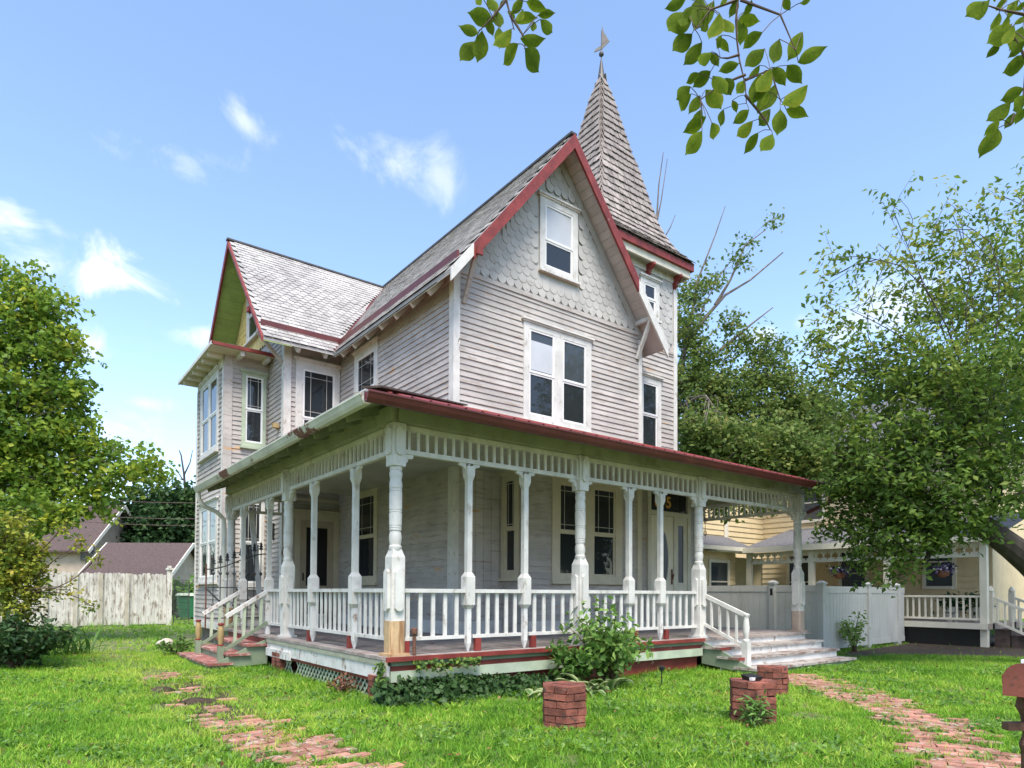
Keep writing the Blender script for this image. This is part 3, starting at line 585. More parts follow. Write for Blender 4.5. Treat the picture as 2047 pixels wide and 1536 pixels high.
# rake boards
def rake(name, a, b, f0, f1, m, d, th=.04, h=.2, off=0):
    a = np.array(a, float); b = np.array(b, float); p = a+(b-a)*f0; q = a+(b-a)*f1; mb = MB()
    dz = np.array([0, 0, -h]); e = np.array(d)*th; s = np.array(d)*off
    mb.hexa([p+dz+s, q+dz+s, q+dz+e+s, p+dz+e+s, p+s, q+s, q+e+s, p+e+s]); return mb.build(name, m, HOUSE)
ap = (RX, YR0, RZ+.0); lt = (EX0, YR0, main_z(EX0)); rt = (EX1, YR0, main_z(EX1))
rake('rake_board', ap, lt, 0, .84, 'red', (0, -1, 0), .045, .27); rake('rake_board', ap, lt, .84, 1.0, 'white', (0, -1, 0), .04, .21)
rake('rake_board', ap, rt, 0, .66, 'red', (0, -1, 0), .045, .27); rake('rake_board', ap, rt, .66, 1.0, 'white', (0, -1, 0), .04, .27)
wap = (XG, WY, WZ); wl = (XG, 12.82, wing_z(12.82)); wrr = (XG, EY0, wing_z(EY0))
rake('rake_board', wap, wl, 0, 1, 'red', (-1, 0, 0), .045, .2); rake('rake_board', wap, wrr, 0, 1, 'red', (-1, 0, 0), .045, .10)
for y in (8.1, 11.8): MB().box(XG-.06, XW, y-.05, y+.05, wing_z(y)-.30, wing_z(y)-.19).build('purlin_end', 'red', HOUSE)
mb = MB(); mb.beam((XG+.02, 7.62, 6.72), (XW-.02, 7.62, 6.15), .07, .06); mb.build('gable_bracket', 'clap', HOUSE)
# soffit planks
def soffit(a, b, wdir, wid, m, drop, n, name='soffit_plank'):
    a = np.array(a, float); b = np.array(b, float); L = b-a; w = np.array(wdir, float)*wid; e = np.array([0, 0, -drop]); par = None
    for i in range(n):
        p = a+L*(i+.03)/n+e; q = a+L*(i+.97)/n+e; mb = MB(); th = np.array([0, 0, .02])
        mb.hexa([p, q, q+w, p+w, p+th, q+th, q+w+th, p+w+th]); mb.build(name, m, mr_)
soffit(ap, rt, (0, 1, 0), YF-YR0-.01, 'soffit', .085, 26); soffit(ap, lt, (0, 1, 0), YF-YR0-.01, 'soffit', .085, 26)
soffit(wap, wl, (1, 0, 0), XW-XG-.01, 'lime_soffit', .085, 26); soffit(wap, wrr, (1, 0, 0), XW-XG-.01, 'lime_soffit', .085, 26)
mb = MB(); mb.hexa([(EX1-.02, YR0+.05, main_z(EX1)-.09), (XR, YR0+.05, main_z(XR)-.09), (XR, 6, main_z(XR)-.09), (EX1-.02, 6, main_z(EX1)-.09), (EX1-.02, YR0+.05, main_z(EX1)-.07), (XR, YR0+.05, main_z(XR)-.07), (XR, 6, main_z(XR)-.07), (EX1-.02, 6, main_z(EX1)-.07)]); mb.build('eave_board', 'soffit', HOUSE)
mb = MB(); mb.hexa([(EX0+.02, YR0+.05, main_z(EX0)-.08), (XS, YR0+.05, main_z(XS)-.1), (XS, EY0, main_z(XS)-.1), (EX0+.02, EY0, main_z(EX0)-.08), (EX0+.02, YR0+.05, main_z(EX0)-.06), (XS, YR0+.05, main_z(XS)-.08), (XS, EY0, main_z(XS)-.08), (EX0+.02, EY0, main_z(EX0)-.06)]); mb.build('eave_board', 'cream', HOUSE)
for y in np.arange(3.05, 7.2, .62):
    mb = MB(); mb.beam((EX0+.06, y, main_z(EX0)-.10), (XS, y, main_z(XS)-.20), .07, .11); mb.build('rafter_tail', 'white', HOUSE)
for x in (1.35, 1.95):
    mb = MB(); mb.beam((x, EY0+.06, wing_z(EY0)-.10), (x, YW, wing_z(YW)-.2), .07, .11); mb.build('rafter_tail', 'white', HOUSE)
for x in (6.9, 7.3):
    pass
# gable brackets
for x, m in ((2.62, 'clap'), (6.96, 'white')):
    mb = MB(); mb.beam((x, YF, 6.88), (x, YR0-.03, 6.88), .09, .08); mb.beam((x, YR0+.04, 6.84), (x, YF-.03, 6.14), .07, .06); mb.build('gable_bracket', m, HOUSE)
mb = MB(); mb.box(2.56, 2.68, YR0-.09, YR0-.05, 6.78, 6.9); mb.build('bracket_end', 'red', HOUSE)

# ---- bay roof
ez = 6.5; X0, X1, Y0, Y1 = -.13, XW, 8.2, 11.66
mb = MB(); mb.add([(X0, Y0, ez), (X1, Y0, ez+.02), (X1, Y0+.5, ez+.22), (X0+.5, Y0+.5, ez+.22), (X0+.5, Y1-.5, ez+.22), (X1, Y1-.5, ez+.22), (X1, Y1, ez), (X0, Y1, ez)], [(0, 1, 2, 3), (0, 3, 4, 7), (3, 2, 5, 4), (4, 5, 6, 7)]); mb.build('bay_roof', 'shingle_brown', HOUSE)
mb = MB(); mb.box(X0+.01, X1, Y0+.01, Y1-.01, ez-.05, ez-.012); mb.build('bay_soffit', 'cream', HOUSE)
mb = MB(); mb.box(X0-.02, X1, Y0-.03, Y0, ez-.05, ez+.02); mb.build('bay_fascia', 'red', HOUSE)
mb = MB(); mb.box(X0-.03, X0, Y0-.03, Y1, ez-.06, ez+.01); mb.build('bay_fascia', 'white', HOUSE)
for y in np.arange(8.75, 11.4, .5):
    mb = MB(); mb.box(X0+.03, BX-.04, y-.04, y+.04, ez-.15, ez-.05); mb.build('rafter_tail', 'cream', HOUSE)
for x in (.5, 1.05):
    mb = MB(); mb.box(x-.04, x+.04, Y0+.03, BY0-.03, ez-.15, ez-.05); mb.build('rafter_tail', 'white', HOUSE)

# ---- tower eaves and spire
h0 = 1.49
mb = MB(); mb.box(TC[0]-1.42, TC[0]+1.42, TC[1]-1.42, TC[1]+1.42, 8.46, 8.5); mb.build('tower_soffit', 'frieze_board', HOUSE)
def ring(name, h, z0, z1, m, th=.05):
    mb = MB(); x, y = TC
    mb.box(x-h, x+h, y-h, y-h+th, z0, z1); mb.box(x-h, x+h, y+h-th, y+h, z0, z1); mb.box(x-h, x-h+th, y-h+th, y+h-th, z0, z1); mb.box(x+h-th, x+h, y-h+th, y+h-th, z0, z1); return mb.build(name, m, HOUSE)
ring('tower_fascia', 1.44, 8.44, 8.60, 'cream'); ring('tower_crown_board', 1.50, 8.60, 8.74, 'red', .1)
mb = MB(); front(TY0).box(mb, XR, TX1-.09, 8.32, 8.46, 0, .04); mb.build('tower_frieze', 'white', HOUSE)
for x in (7.62, 8.55):
    mb = MB(); mb.poly([(x-.04, TY0-.02, 8.46), (x-.04, TY0-.24, 8.46), (x-.04, TY0-.25, 8.40), (x-.04, TY0-.19, 8.36), (x-.04, TY0-.13, 8.33), (x-.04, TY0-.10, 8.24), (x-.04, TY0-.05, 8.20), (x-.04, TY0-.02, 8.16)], (.08, 0, 0)); mb.build('corbel', 'red', HOUSE)
prof = [(1.50, 8.745), (1.244, 9.03), (1.02, 9.45), (.883, 9.86), (.743, 10.44), (.60, 11.07), (.462, 11.54), (.322, 12.18), (.182, 12.82), (.04, 13.32)]
mb = MB(); x, y = TC; vs = []
for h, z in prof: h -= .012; vs += [(x-h, y-h, z), (x+h, y-h, z), (x+h, y+h, z), (x-h, y+h, z)]
fs = [(4*i+k, 4*i+(k+1) % 4, 4*i+4+(k+1) % 4, 4*i+4+k) for i in range(len(prof)-1) for k in range(4)]
mb.add(vs, fs); SP = mb.build('spire', 'shake', HOUSE)
ph = [p[0] for p in prof]; pz = [p[1] for p in prof]
def hz(z): return float(np.interp(z, pz, ph))
sl_ = [0]
for i in range(1, len(prof)): sl_.append(sl_[-1]+math.hypot(prof[i][0]-prof[i-1][0], prof[i][1]-prof[i-1][1]))
sh_shapes = []
for w in (.11, .14, .17, .20):
    v, f = tile_shape(w-.010, .32, .045, 'rough', .014); sh_shapes.append((w, v, f, tile_mesh('wood_shake', v, f, 'shake')))
sit = []
s = 0
while s < sl_[-1]-.1:
    z = float(np.interp(s, sl_, pz)); h = hz(z); z2 = float(np.interp(s+.15, sl_, pz)); h2 = hz(z2); z3 = float(np.interp(min(s+.3, sl_[-1]), sl_, pz))
    up = np.array([0, h-h2, z2-z]); up /= np.linalg.norm(up)
    for face in (0, 1, 2, 3):
        u = -h+random.uniform(0, .05)
        while u < h-.03:
            w, v, f, me = random.choice(sh_shapes)
            if u+w > h+.02: w2 = h-u; sx = max(.3, w2/w)
            else: sx = 1
            cu = u+w*sx/2
            hn = hz(z3)
            lean = -max(0, abs(cu)-hn)*.0
            if face == 0: p = (TC[0]+cu, TC[1]-h, z); X = np.array([1., 0, 0]); Yv = np.array([0, up[1], up[2]]); Zv = np.cross(X, Yv)
            elif face == 1: p = (TC[0]-h, TC[1]-cu, z); X = np.array([0, -1., 0]); Yv = np.array([up[1], 0, up[2]]); Zv = np.cross(X, Yv)
            elif face == 2: p = (TC[0]+h, TC[1]+cu, z); X = np.array([0, 1., 0]); Yv = np.array([-up[1], 0, up[2]]); Zv = np.cross(X, Yv)
            else: p = (TC[0]-cu, TC[1]+h, z); X = np.array([-1., 0, 0]); Yv = np.array([0, -up[1], up[2]]); Zv = np.cross(X, Yv)
            tilt = 0
            edge = abs(cu)+w*sx/2-hn                 # shear pieces at the hips inwards
            Yv2 = Yv
            if edge > 0: Yv2 = Yv-X*math.copysign(min(edge/.32, .4), cu)
            Zr = Zv*1.0; M = basis(np.array(p)+Zv*(.002+random.uniform(0, .012))-Yv*random.uniform(0, .02), X*sx, Yv2, Zr)
            sit.append((SP, v, f, me, M, (0 if face < 2 else 50)+dist2cam(p))); u += w
    s += .185
tiles(sit, 'wood_shake', 300, 'shake')
mb = MB(); mb.lathe(TC[0], TC[1], [(.10, 13.2), (.09, 13.3), (.03, 13.72), (.012, 13.82)], 10); mb.build('spire_cap', 'lead', SP)
mb = MB(); mb.lathe(TC[0], TC[1], [(.01, 13.8), (.01, 13.86), (.055, 13.90), (.06, 13.93), (.04, 13.98), (.01, 14.0), (.008, 14.5)], 10); mb.build('finial', 'lead', SP)
mb = MB(); d = np.array([.8, -.6, 0]); c = np.array([TC[0], TC[1], 0])
mb.poly([c-d*.17+(0, 0, 13.98), c+d*.02+(0, 0, 14.06), c+d*.2+(0, 0, 14.26), c+d*.14+(0, 0, 14.27), c-d*.04+(0, 0, 14.12), c-d*.15+(0, 0, 14.04)], (.012, .016, 0))
mb.poly([c+d*.0+(0, 0, 14.14), c+d*.17+(0, 0, 14.28), c+d*.06+(0, 0, 14.46), c+d*.02+(0, 0, 14.62)], (.012, .016, 0)); mb.build('weathervane', 'lead', SP)

# ================================================================== PORCH
FRONT_T = [0, 2.83, 5.46, 8.49]; FRONT_S = [.98, 1.85, 3.81, 4.51]; SIDE_T = [3.59, 6.94]; SIDE_S = [1.08, 2.5, 4.54, 6.1]
# deck
mb = MB(); mb.box(-.06, 8.6, -.06, YF, .30, .455); mb.box(-.06, XS, YF, 7.3, .30, .455); dk = mb.build('porch_deck', 'green_paint', HOUSE)
x = -.15
while x < 8.64:
    mb = MB(); mb.box(x+.003, min(x+.105, 8.66), -.17, max(min(x+.05, YF+.1), .02) if x < 2.55 else YF+.1, .46, .5-random.uniform(0, .003)); mb.build('deck_plank', 'deck', dk); x += .108
y = -.15
while y < 7.25:
    mb = MB(); mb.box(-.17, min(y-.05, XS+.05) if y < 2.55 else XS+.05, y+.003, y+.105, .46, .499-random.uniform(0, .003))
    if (min(y-.05, XS) if y < 2.55 else XS) > -.1: mb.build('deck_plank', 'deck', dk)
    y += .108
# skirt boards
mb = MB(); mb.box(-.19, 5.36, -.20, -.172, .452, .502); mb.build('deck_nosing', 'red', dk)
mb = MB(); mb.box(-.10, 5.36, -.15, -.10, .40, .452); mb.build('skirt_moulding', 'green_paint', dk)
mb = MB(); mb.box(-.10, 5.36, -.13, -.09, .343, .40); mb.build('skirt_band', 'red', dk)
mb = MB(); mb.box(-.12, 5.34, -.165, -.125, .225, .342); mb.build('skirt_board', 'sage_light', dk)
mb = MB(); mb.box(-.08, 5.3, -.08, -.05, .0, .224); mb.build('skirt_base', 'red', dk)
mb = MB(); mb.box(-.165, -.125, -.10, 4.08, .40, .455); mb.build('skirt_moulding', 'frieze_board', dk)
mb = MB(); mb.box(-.15, -.11, -.12, 3.05, .24, .40); mb.build('skirt_board', 'white_worn', dk)
boxes('skirt_board', 'white_worn', dk, (-.15, -.11, 3.06, 4.08, .27, .40), (-.18, -.152, 2.95, 4.06, .20, .32))
mb = MB(); mb.box(-.13, -.09, -.1, 4.1, .20, .2395); mb.build('skirt_band', 'red', dk)
# lattice
for lo, hi in ((.15, 2.9), (3.05, 3.38), (3.72, 4.05)):
    for sgn in (-1, 1):
        yy = lo-.22
        while yy < hi:
            a, b = (yy, yy+.2)
            if a >= lo-.01 and b <= hi+.01:
                mb = MB(); xo = -.10+.012*(sgn > 0)
                A = (xo, a if sgn > 0 else b, 0.0); B = (xo, b if sgn > 0 else a, .20)
                mb.beam(A, B, .008, .028, (0, 0, 1)); mb.build('lattice_slat', 'sage_light', dk)
            yy += .115
# brick footings under the deck
V_b = MB().box(-.1, .1, -.05, .05, -.03, .03); me_br = V_b.mesh('brick', 'brick')
def footing(x, y, h, parent):
    mb = MB(); mb.box(x-.13, x+.13, y-.13, y+.13, 0, h); f = mb.build('footing', 'mortar', parent); z = .035; k = 0
    while z < h-.02:
        for i, (dx, dy, r) in enumerate(((-.1, -.06, 90), (-.1, .1, 90), (.06, -.1, 0), (-.02 if k % 2 else .0, -.1, 0))):
            o = piece('brick', me_br, Matrix.Translation((x+dx-.012, y+dy-.012, z))@Matrix.Rotation(R(r), 4, 'Z'), f)
        z += .07; k += 1
footing(-.02, 3.55, .27, HOUSE); footing(5.15, .12, .28, HOUSE); footing(-.02, .1, .27, HOUSE); footing(2.8, .12, .28, HOUSE)

# posts
def turned_post(x, y, dirs, wood=None):
    mb = MB(); s = .082
    if wood: mb.box(x-s, x+s, y-s, y+s, DK+.38, 1.60)
    else: mb.box(x-s, x+s, y-s, y+s, DK+.0, 1.60)
    mb.hexa([(x-s, y-s, 1.6), (x+s, y-s, 1.6), (x+s, y+s, 1.6), (x-s, y+s, 1.6), (x-s*.6, y-s*.6, 1.70), (x+s*.6, y-s*.6, 1.70), (x+s*.6, y+s*.6, 1.70), (x-s*.6, y+s*.6, 1.70)])
    p = mb.build('porch_post', 'white', HOUSE); MB().box(x-s, x+s, y-s, y+s, 2.62, 3.1).build('upper_block', 'white', p)
    r = .076; pr = [(.058, 1.66), (.072, 1.70), (.072, 1.72), (.062, 1.735), (.062, 1.745), (.070, 1.78), (.073, 1.82), (.068, 1.86), (.062, 1.885), (.062, 1.895), (.070, 1.90), (.070, 1.915), (.066, 1.918), (.066, 1.925), (.070, 1.928), (.070, 1.945), (.066, 1.948), (.066, 1.955), (.072, 1.958), (.073, 2.09), (.067, 2.095), (.067, 2.102), (.072, 2.105), (.072, 2.12), (.067, 2.123), (.067, 2.13), (.073, 2.135), (.073, 2.33), (.067, 2.335), (.067, 2.342), (.072, 2.345), (.072, 2.36), (.067, 2.363), (.067, 2.37), (.073, 2.375), (.073, 2.43), (.064, 2.47), (.066, 2.49), (.074, 2.52), (.074, 2.545), (.066, 2.56), (.066, 2.575), (.071, 2.58), (.071, 2.60), (.066, 2.605), (.066, 2.64)]
    mb = MB(); mb.lathe(x, y, pr, 20); mb.build('turned_shaft', 'white', p, True)
    if wood:
        mb = MB(); q = .095; k = .03
        mb.poly([(x-q+k, y-q, DK+.03), (x+q-k, y-q, DK+.03), (x+q, y-q+k, DK+.03), (x+q, y+q-k, DK+.03), (x+q-k, y+q, DK+.03), (x-q+k, y+q, DK+.03), (x-q, y+q-k, DK+.03), (x-q, y-q+k, DK+.03)], (0, 0, .36)); mb.box(x-.13, x+.13, y-.13, y+.13, DK, DK+.03); o = mb.build('post_base', wood, p); o['label'] = 'bare wood repair at the post foot'
    else:
        mb = MB(); mb.box(x-.115, x+.115, y-.115, y+.115, DK, DK+.035); mb.build('post_base', 'white', p)
    for (dx, dy) in ((0, -1), (-1, 0)):                # plaques at rail and frieze height
        for z0, z1, t in ((1.0, 1.46, .035), (2.74, 3.06, .03)):
            w = .05; c = .03; px, py = x+dx*s, y+dy*s; ux, uy = -dy, dx
            pts = [(px+ux*a+dx*.001, py+uy*a+dy*.001, z) for a, z in ((-w, z0+c), (-w+c, z0), (w-c, z0), (w, z0+c), (w, z1-c), (w-c, z1), (-w+c, z1), (-w, z1-c))]
            mb = MB(); mb.poly(pts, (dx*t, dy*t, 0)); mb.build('plaque', 'white', p)
    for dx, dy in dirs:                                # scroll brackets under the frieze
        t = .022; pts = [(s, 2.62), (s, 2.77), (s+.13, 2.77), (s+.12, 2.73), (s+.06, 2.72), (s+.05, 2.68), (s+.02, 2.66), (s+.015, 2.62)]
        P = [(x+dx*a+abs(dy)*(-t), y+dy*a+abs(dx)*(-t), z) for a, z in pts]; mb = MB(); mb.poly(P, (abs(dy)*2*t, abs(dx)*2*t, 0)); mb.build('bracket', 'white', p)
    return p
def slim_post(x, y, along, feet=True, z0=DK):
    a = np.array(along, float); o = np.array([a[1], a[0]]); mb = MB(); s = .034
    mb.box(x-s, x+s, y-s, y+s, 1.34, 2.66); mb.box(x-.012, x+.012, y-.012, y+.012, 2.6, 2.78)
    p = mb.build('slim_post', 'white', HOUSE)
    q = .062; mb = MB(); z1, z2 = 1.06, 1.40
    mb.hexa([(x-q, y-q, z1), (x+q, y-q, z1), (x+q, y+q, z1), (x-q, y+q, z1), (x-q, y-q, z2), (x+q, y-q, z2), (x+q, y+q, z2), (x-q, y+q, z2)])
    mb.hexa([(x-q, y-q, z2), (x+q, y-q, z2), (x+q, y+q, z2), (x-q, y+q, z2), (x-.03, y-.03, z2+.06), (x+.03, y-.03, z2+.06), (x+.03, y+.03, z2+.06), (x-.03, y+.03, z2+.06)])
    mb.hexa([(x-.03, y-.03, z1-.05), (x+.03, y-.03, z1-.05), (x+.03, y+.03, z1-.05), (x-.03, y+.03, z1-.05), (x-q, y-q, z1), (x+q, y-q, z1), (x+q, y+q, z1), (x-q, y+q, z1)]); mb.build('post_block', 'white', p)
    mb = MB(); k = .03; mb.box(x-k, x+k, y-k, y+k, DK+.1, z1-.04); mb.hexa([(x-.008, y-.008, DK+.0), (x+.008, y-.008, DK+.0), (x+.008, y+.008, DK), (x-.008, y+.008, DK), (x-k, y-k, DK+.1), (x+k, y-k, DK+.1), (x+k, y+k, DK+.1), (x-k, y+k, DK+.1)]); mb.build('post_tail', 'white_worn', p)
    mb = MB(); c = .055; mb.hexa([(x-s, y-s, 2.56), (x+s, y-s, 2.56), (x+s, y+s, 2.56), (x-s, y+s, 2.56), (x-c, y-c, 2.63), (x+c, y-c, 2.63), (x+c, y+c, 2.63), (x-c, y+c, 2.63)]); mb.box(x-c, x+c, y-c, y+c, 2.63, 2.735)
    for sg in (-1, 1):
        d = a*sg; pts = [(c-.005, 2.68), (c-.005, 2.77), (.15, 2.77), (.145, 2.74), (.09, 2.725)]
        P = [(x+d[0]*u-o[0]*.02, y+d[1]*u-o[1]*.02, z) for u, z in pts]; mb.poly(P, (o[0]*.04, o[1]*.04, 0))
    mb.build('post_capital', 'white', p)
    return p
turned_post(0, 0, [(1, 0), (0, 1)], 'bare_wood'); turned_post(2.83, 0, [(1, 0), (-1, 0)]); turned_post(5.46, 0, [(1, 0), (-1, 0)]); turned_post(8.49, 0, [(-1, 0), (0, 1)], 'grey_wood')
turned_post(0, 3.59, [(0, 1), (0, -1)]); turned_post(0, 6.94, [(0, -1), (1, 0)], 'bare_wood')
for x in FRONT_S: slim_post(x, 0, (1, 0))
for y in SIDE_S[:3]: slim_post(0, y, (0, 1))
slim_post(0, 6.1, (0, 1))
# beam, frieze, rails
mb = MB(); mb.box(-.07, 8.56, -.07, .07, 3.105, 3.30); mb.build('porch_beam', 'frieze_board', HOUSE)
mb = MB(); mb.box(-.07, .07, .072, 7.0, 3.105, 3.30); mb.build('porch_beam', 'frieze_board', HOUSE)
boxes('porch_beam', 'frieze_board', HOUSE, (8.42, 8.56, .072, YD, 3.105, 3.36), (.072, XW, 6.90, 7.0, 3.105, 3.36))
mb = MB(); mb.box(-.02, 8.54, -.105, -.073, 3.11, 3.34); mb.build('porch_fascia', 'frieze_board', HOUSE)
mb = MB(); mb.box(-.105, -.073, -.10, 7.0, 3.11, 3.29); mb.build('porch_fascia', 'frieze_board', HOUSE)
def run(a, b, fixed, axis, frieze=True, rail=True, bal=.145, wood='white'):
    # a..b along axis; axis 'x' at y=fixed, axis 'y' at x=fixed
    def bx(mb, u0, u1, w, z0, z1, off=0):
        if axis == 'x': mb.box(u0, u1, fixed-w/2+off, fixed+w/2+off, z0, z1)
        else: mb.box(fixed-w/2+off, fixed+w/2+off, u0, u1, z0, z1)
    if frieze:
        mb = MB(); bx(mb, a+.084, b-.084, .06, 2.772, 2.825); fr = mb.build('porch_frieze', 'white', HOUSE); mb = MB(); bx(mb, a+.084, b-.084, .06, 3.04, 3.10); mb.build('top_rail', 'white', fr)
        n = int((b-a-.2)/.118)
        for i in range(n):
            u = a+.1+(i+.5)*(b-a-.2)/n; mb = MB(); bx(mb, u-.018, u+.018, .025, 2.825, 3.04); mb.build('spindle', 'white', fr)
    if rail:
        mb = MB(); bx(mb, a+.06, b-.06, .085, 1.205, 1.25); rl = mb.build('porch_railing', wood, HOUSE); mb = MB(); bx(mb, a+.06, b-.06, .05, .66, .70); mb.build('bottom_rail', wood, rl)
        n = max(1, int(round((b-a-.16)/bal)))
        for i in range(n):
            u = a+.08+(i+.5)*(b-a-.16)/n; mb = MB(); t = random.uniform(-.004, .004)
            bx(mb, u-.024+t, u+.024+t, .022, .70, 1.205); mb.build('baluster', wood, rl)
        for u in (a+.14, b-.14)[:1]:
            mb = MB(); bx(mb, u-.04, u+.04, .05, DK+.002, .66); mb.build('rail_foot', 'red', rl)
for i in range(3): run(FRONT_T[i], FRONT_T[i+1], 0, 'x', True, False)
for a, b in ((0, .98), (.98, 1.85), (1.85, 2.83), (2.83, 3.81), (3.81, 4.51), (4.51, 5.46)): run(a, b, 0, 'x', False, True, .15)
run(0, 3.59, 0, 'y', True, False); run(3.59, 6.94, 0, 'y', True, False)
for a, b in ((0, 1.08), (1.08, 2.5), (2.5, 3.59), (3.59, 4.54)): run(a, b, 0, 'y', False, True, .155)
run(0, YD, 8.49, 'y', True, False); run(0, XW, 6.94, 'x', True, False)
# porch roof
PZ, PS, PE = 3.26, .344, .55
def pz_(t): return PZ+PS*(t+.5)
def corr(t, sp=.225): 
    k = (t % sp)/sp; return .024 if .4 < k < .6 else 0
mb = MB(); cols = []; x = -PE
while x <= 8.66: cols.append(x); x += .045
vs = []; fs = []
for x in cols:
    ye = min(max(x, -PE+.001), (YF if x < XR else TY0)); c = corr(x)
    vs += [(x, -PE, pz_(-PE)+c), (x, ye, pz_(ye)+c)]
fs = [(2*i, 2*i+2, 2*i+3, 2*i+1) for i in range(len(cols)-1)]
mb.add(vs, fs); pr_ = mb.build('porch_roof', 'metal_red', HOUSE)
mb = MB(); rows = list(np.arange(-PE, 7.4, .045)); vs = []
for y in rows:
    xe = min(max(y, -PE+.001), XS); c = corr(y+.07); vs += [(-PE, y, pz_(-PE)+c), (xe, y, pz_(xe)+c)]
mb.add(vs, [(2*i, 2*i+1, 2*i+3, 2*i+2) for i in range(len(rows)-1)]); mb.build('porch_roof', 'metal_red', HOUSE)
mb = MB(); mb.beam((-PE-.02, -PE-.02, pz_(-PE)+.03), (XS, XS, pz_(XS)+.03), .2, .02); mb.build('hip_cap', 'gravelmat', pr_)
mb = MB(); dz = .05
mb.poly([(-PE+.03, -PE+.03, pz_(-PE)-dz), (8.6, -PE+.03, pz_(-PE)-dz), (8.6, YF, pz_(YF)-dz), (YF, YF, pz_(YF)-dz)], (0, 0, .03)); mb.poly([(-PE+.03, -PE+.03, pz_(-PE)-dz), (XS, XS, pz_(XS)-dz), (XS, 7.3, pz_(XS)-dz), (-PE+.03, 7.3, pz_(-PE)-dz)], (0, 0, .03)); mb.build('roof_boards', 'rafter', pr_)
mb = MB(); mb.box(.08, 8.42, .08, YF, 3.32, 3.345); mb.box(.08, XS, YF, 6.9, 3.32, 3.345); mb.build('porch_ceiling', 'ceiling', HOUSE)
mb = MB(); mb.box(-.52, 8.58, -.06, -.03, 3.30, pz_(-.05)-.06); mb.build('eave_blocking', 'frieze_board', HOUSE)
for y in np.arange(.25, 7.2, .5):
    mb = MB(); mb.beam((-PE+.06, y, pz_(-PE)-.10), (.0, y, pz_(0)-.10), .05, .10); mb.build('porch_rafter', 'rafter', HOUSE)
mb = MB(); mb.box(-PE, 8.62, -PE-.012, -PE+.012, pz_(-PE)-.12, pz_(-PE)-.005); mb.build('eave_edge', 'metal_red', HOUSE)
mb = MB(); mb.box(-PE-.012, -PE+.012, -PE+.012, 7.3, pz_(-PE)-.12, pz_(-PE)-.005); mb.build('eave_edge', 'gutter_white', HOUSE)
def gutter_prof(sgn=1): return [(0, 0), (0, -.09), (.018, -.108), (.06, -.105), (.084, -.072), (.10, -.036), (.112, -.018), (.112, 0), (.10, 0), (.094, -.02), (.078, -.048), (.054, -.09), (.014, -.084), (.014, 0)]
zt = pz_(-PE)-.032
mb = MB(); mb.poly([(-PE-.1, -PE-.013-d, zt+z) for d, z in gutter_prof()], (8.62+PE+.1, 0, 0)); mb.build('gutter', 'gutter_red', HOUSE)
mb = MB(); mb.poly([(-PE-.013-d, -PE+.03, zt+z) for d, z in gutter_prof()], (0, 7.08+PE, 0)); mb.build('gutter', 'gutter_white', HOUSE)
mb = MB(); mb.tube([(-.6, 7.0, zt-.12), (-.58, 7.0, zt-.25), (-.5, 7.0, zt-.36), (-.25, 7.03, zt-.46), (-.12, 7.06, zt-.58), (-.10, 7.07, zt-.8), (-.10, 7.07, .6)], .042, 8); mb.build('downspout', 'gutter_white', HOUSE, True)
mb = MB(); mb.tube([(8.60, -.60, zt-.12), (8.62, -.58, zt-.24), (8.66, -.5, zt-.30), (8.66, -.1, zt-.44)], .042, 8); mb.build('downspout', 'gutter_red', HOUSE, True)
mb = MB(); mb.tube([(8.66, -.1, zt-.44), (8.64, .06, zt-.55), (8.63, .1, zt-.7), (8.63, .1, .1)], .035, 8); mb.build('downspout', 'vinyl', HOUSE, True)
# front steps
ST = [(-.17, -.50, .37), (-.46, -.80, .235), (-.76, -1.12, .10)]
for i, (ya, yb, z) in enumerate(ST):
    mb = MB(); xo = .12*i*0; mb.box(5.34, 8.52-.05*i, yb, ya+.04, z-.035, z); mb.build('stair_tread', 'tread_worn', HOUSE)
    mb = MB(); mb.box(5.40, 8.46-.05*i, yb+.03, yb+.055, 0, z-.037); mb.build('stair_riser', 'white_worn' if i < 2 else 'green_paint', HOUSE)
mb = MB(); mb.box(5.40, 8.5, -.135, -.11, .2, .46); mb.build('stair_riser', 'white_worn', HOUSE)
mb = MB(); mb.poly([(5.37, -.1, .45), (5.37, -.12, .1), (5.37, -1.05, 0), (5.37, -1.09, .06), (5.37, -.77, .2), (5.37, -.47, .33)], (.03, 0, 0)); mb.build('stair_stringer', 'green_paint', HOUSE)
boxes('tread_edge', 'red', HOUSE, (5.335, 5.6, -.508, -.501, .33, .372), (5.335, 5.56, -.808, -.801, .197, .238))
nx_, ny_ = 5.56, -.80
mb = MB(); mb.box(nx_-.05, nx_+.05, ny_-.05, ny_+.05, 0, .48); nw = mb.build('newel_post', 'white', HOUSE)
mb = MB(); mb.lathe(nx_, ny_, [(.055, .48), (.055, .50), (.03, .52), (.045, .60), (.05, .68), (.042, .78), (.032, .86), (.045, .88), (.045, .90), (.02, .91)], 14); mb.build('turned_newel', 'white', nw, True)
mb = MB(); A0 = np.array([5.50, -.06, 1.19]); A1 = np.array([5.56, -.84, .86]); B0 = np.array([5.50, -.07, .72]); B1 = np.array([5.56, -.78, .40]); mb.beam(A0, A1, .055, .06); hr = mb.build('stair_railing', 'white', HOUSE); MB().beam(B0, B1, .04, .045).build('bottom_rail', 'white', hr)
for k in (.2, .4, .6, .8):
    mb = MB(); mb.beam(B0+(B1-B0)*k, A0+(A1-A0)*k*.93+(0, 0, -.02), .035, .03, (0, 1, 0)); mb.build('baluster', 'white', hr)
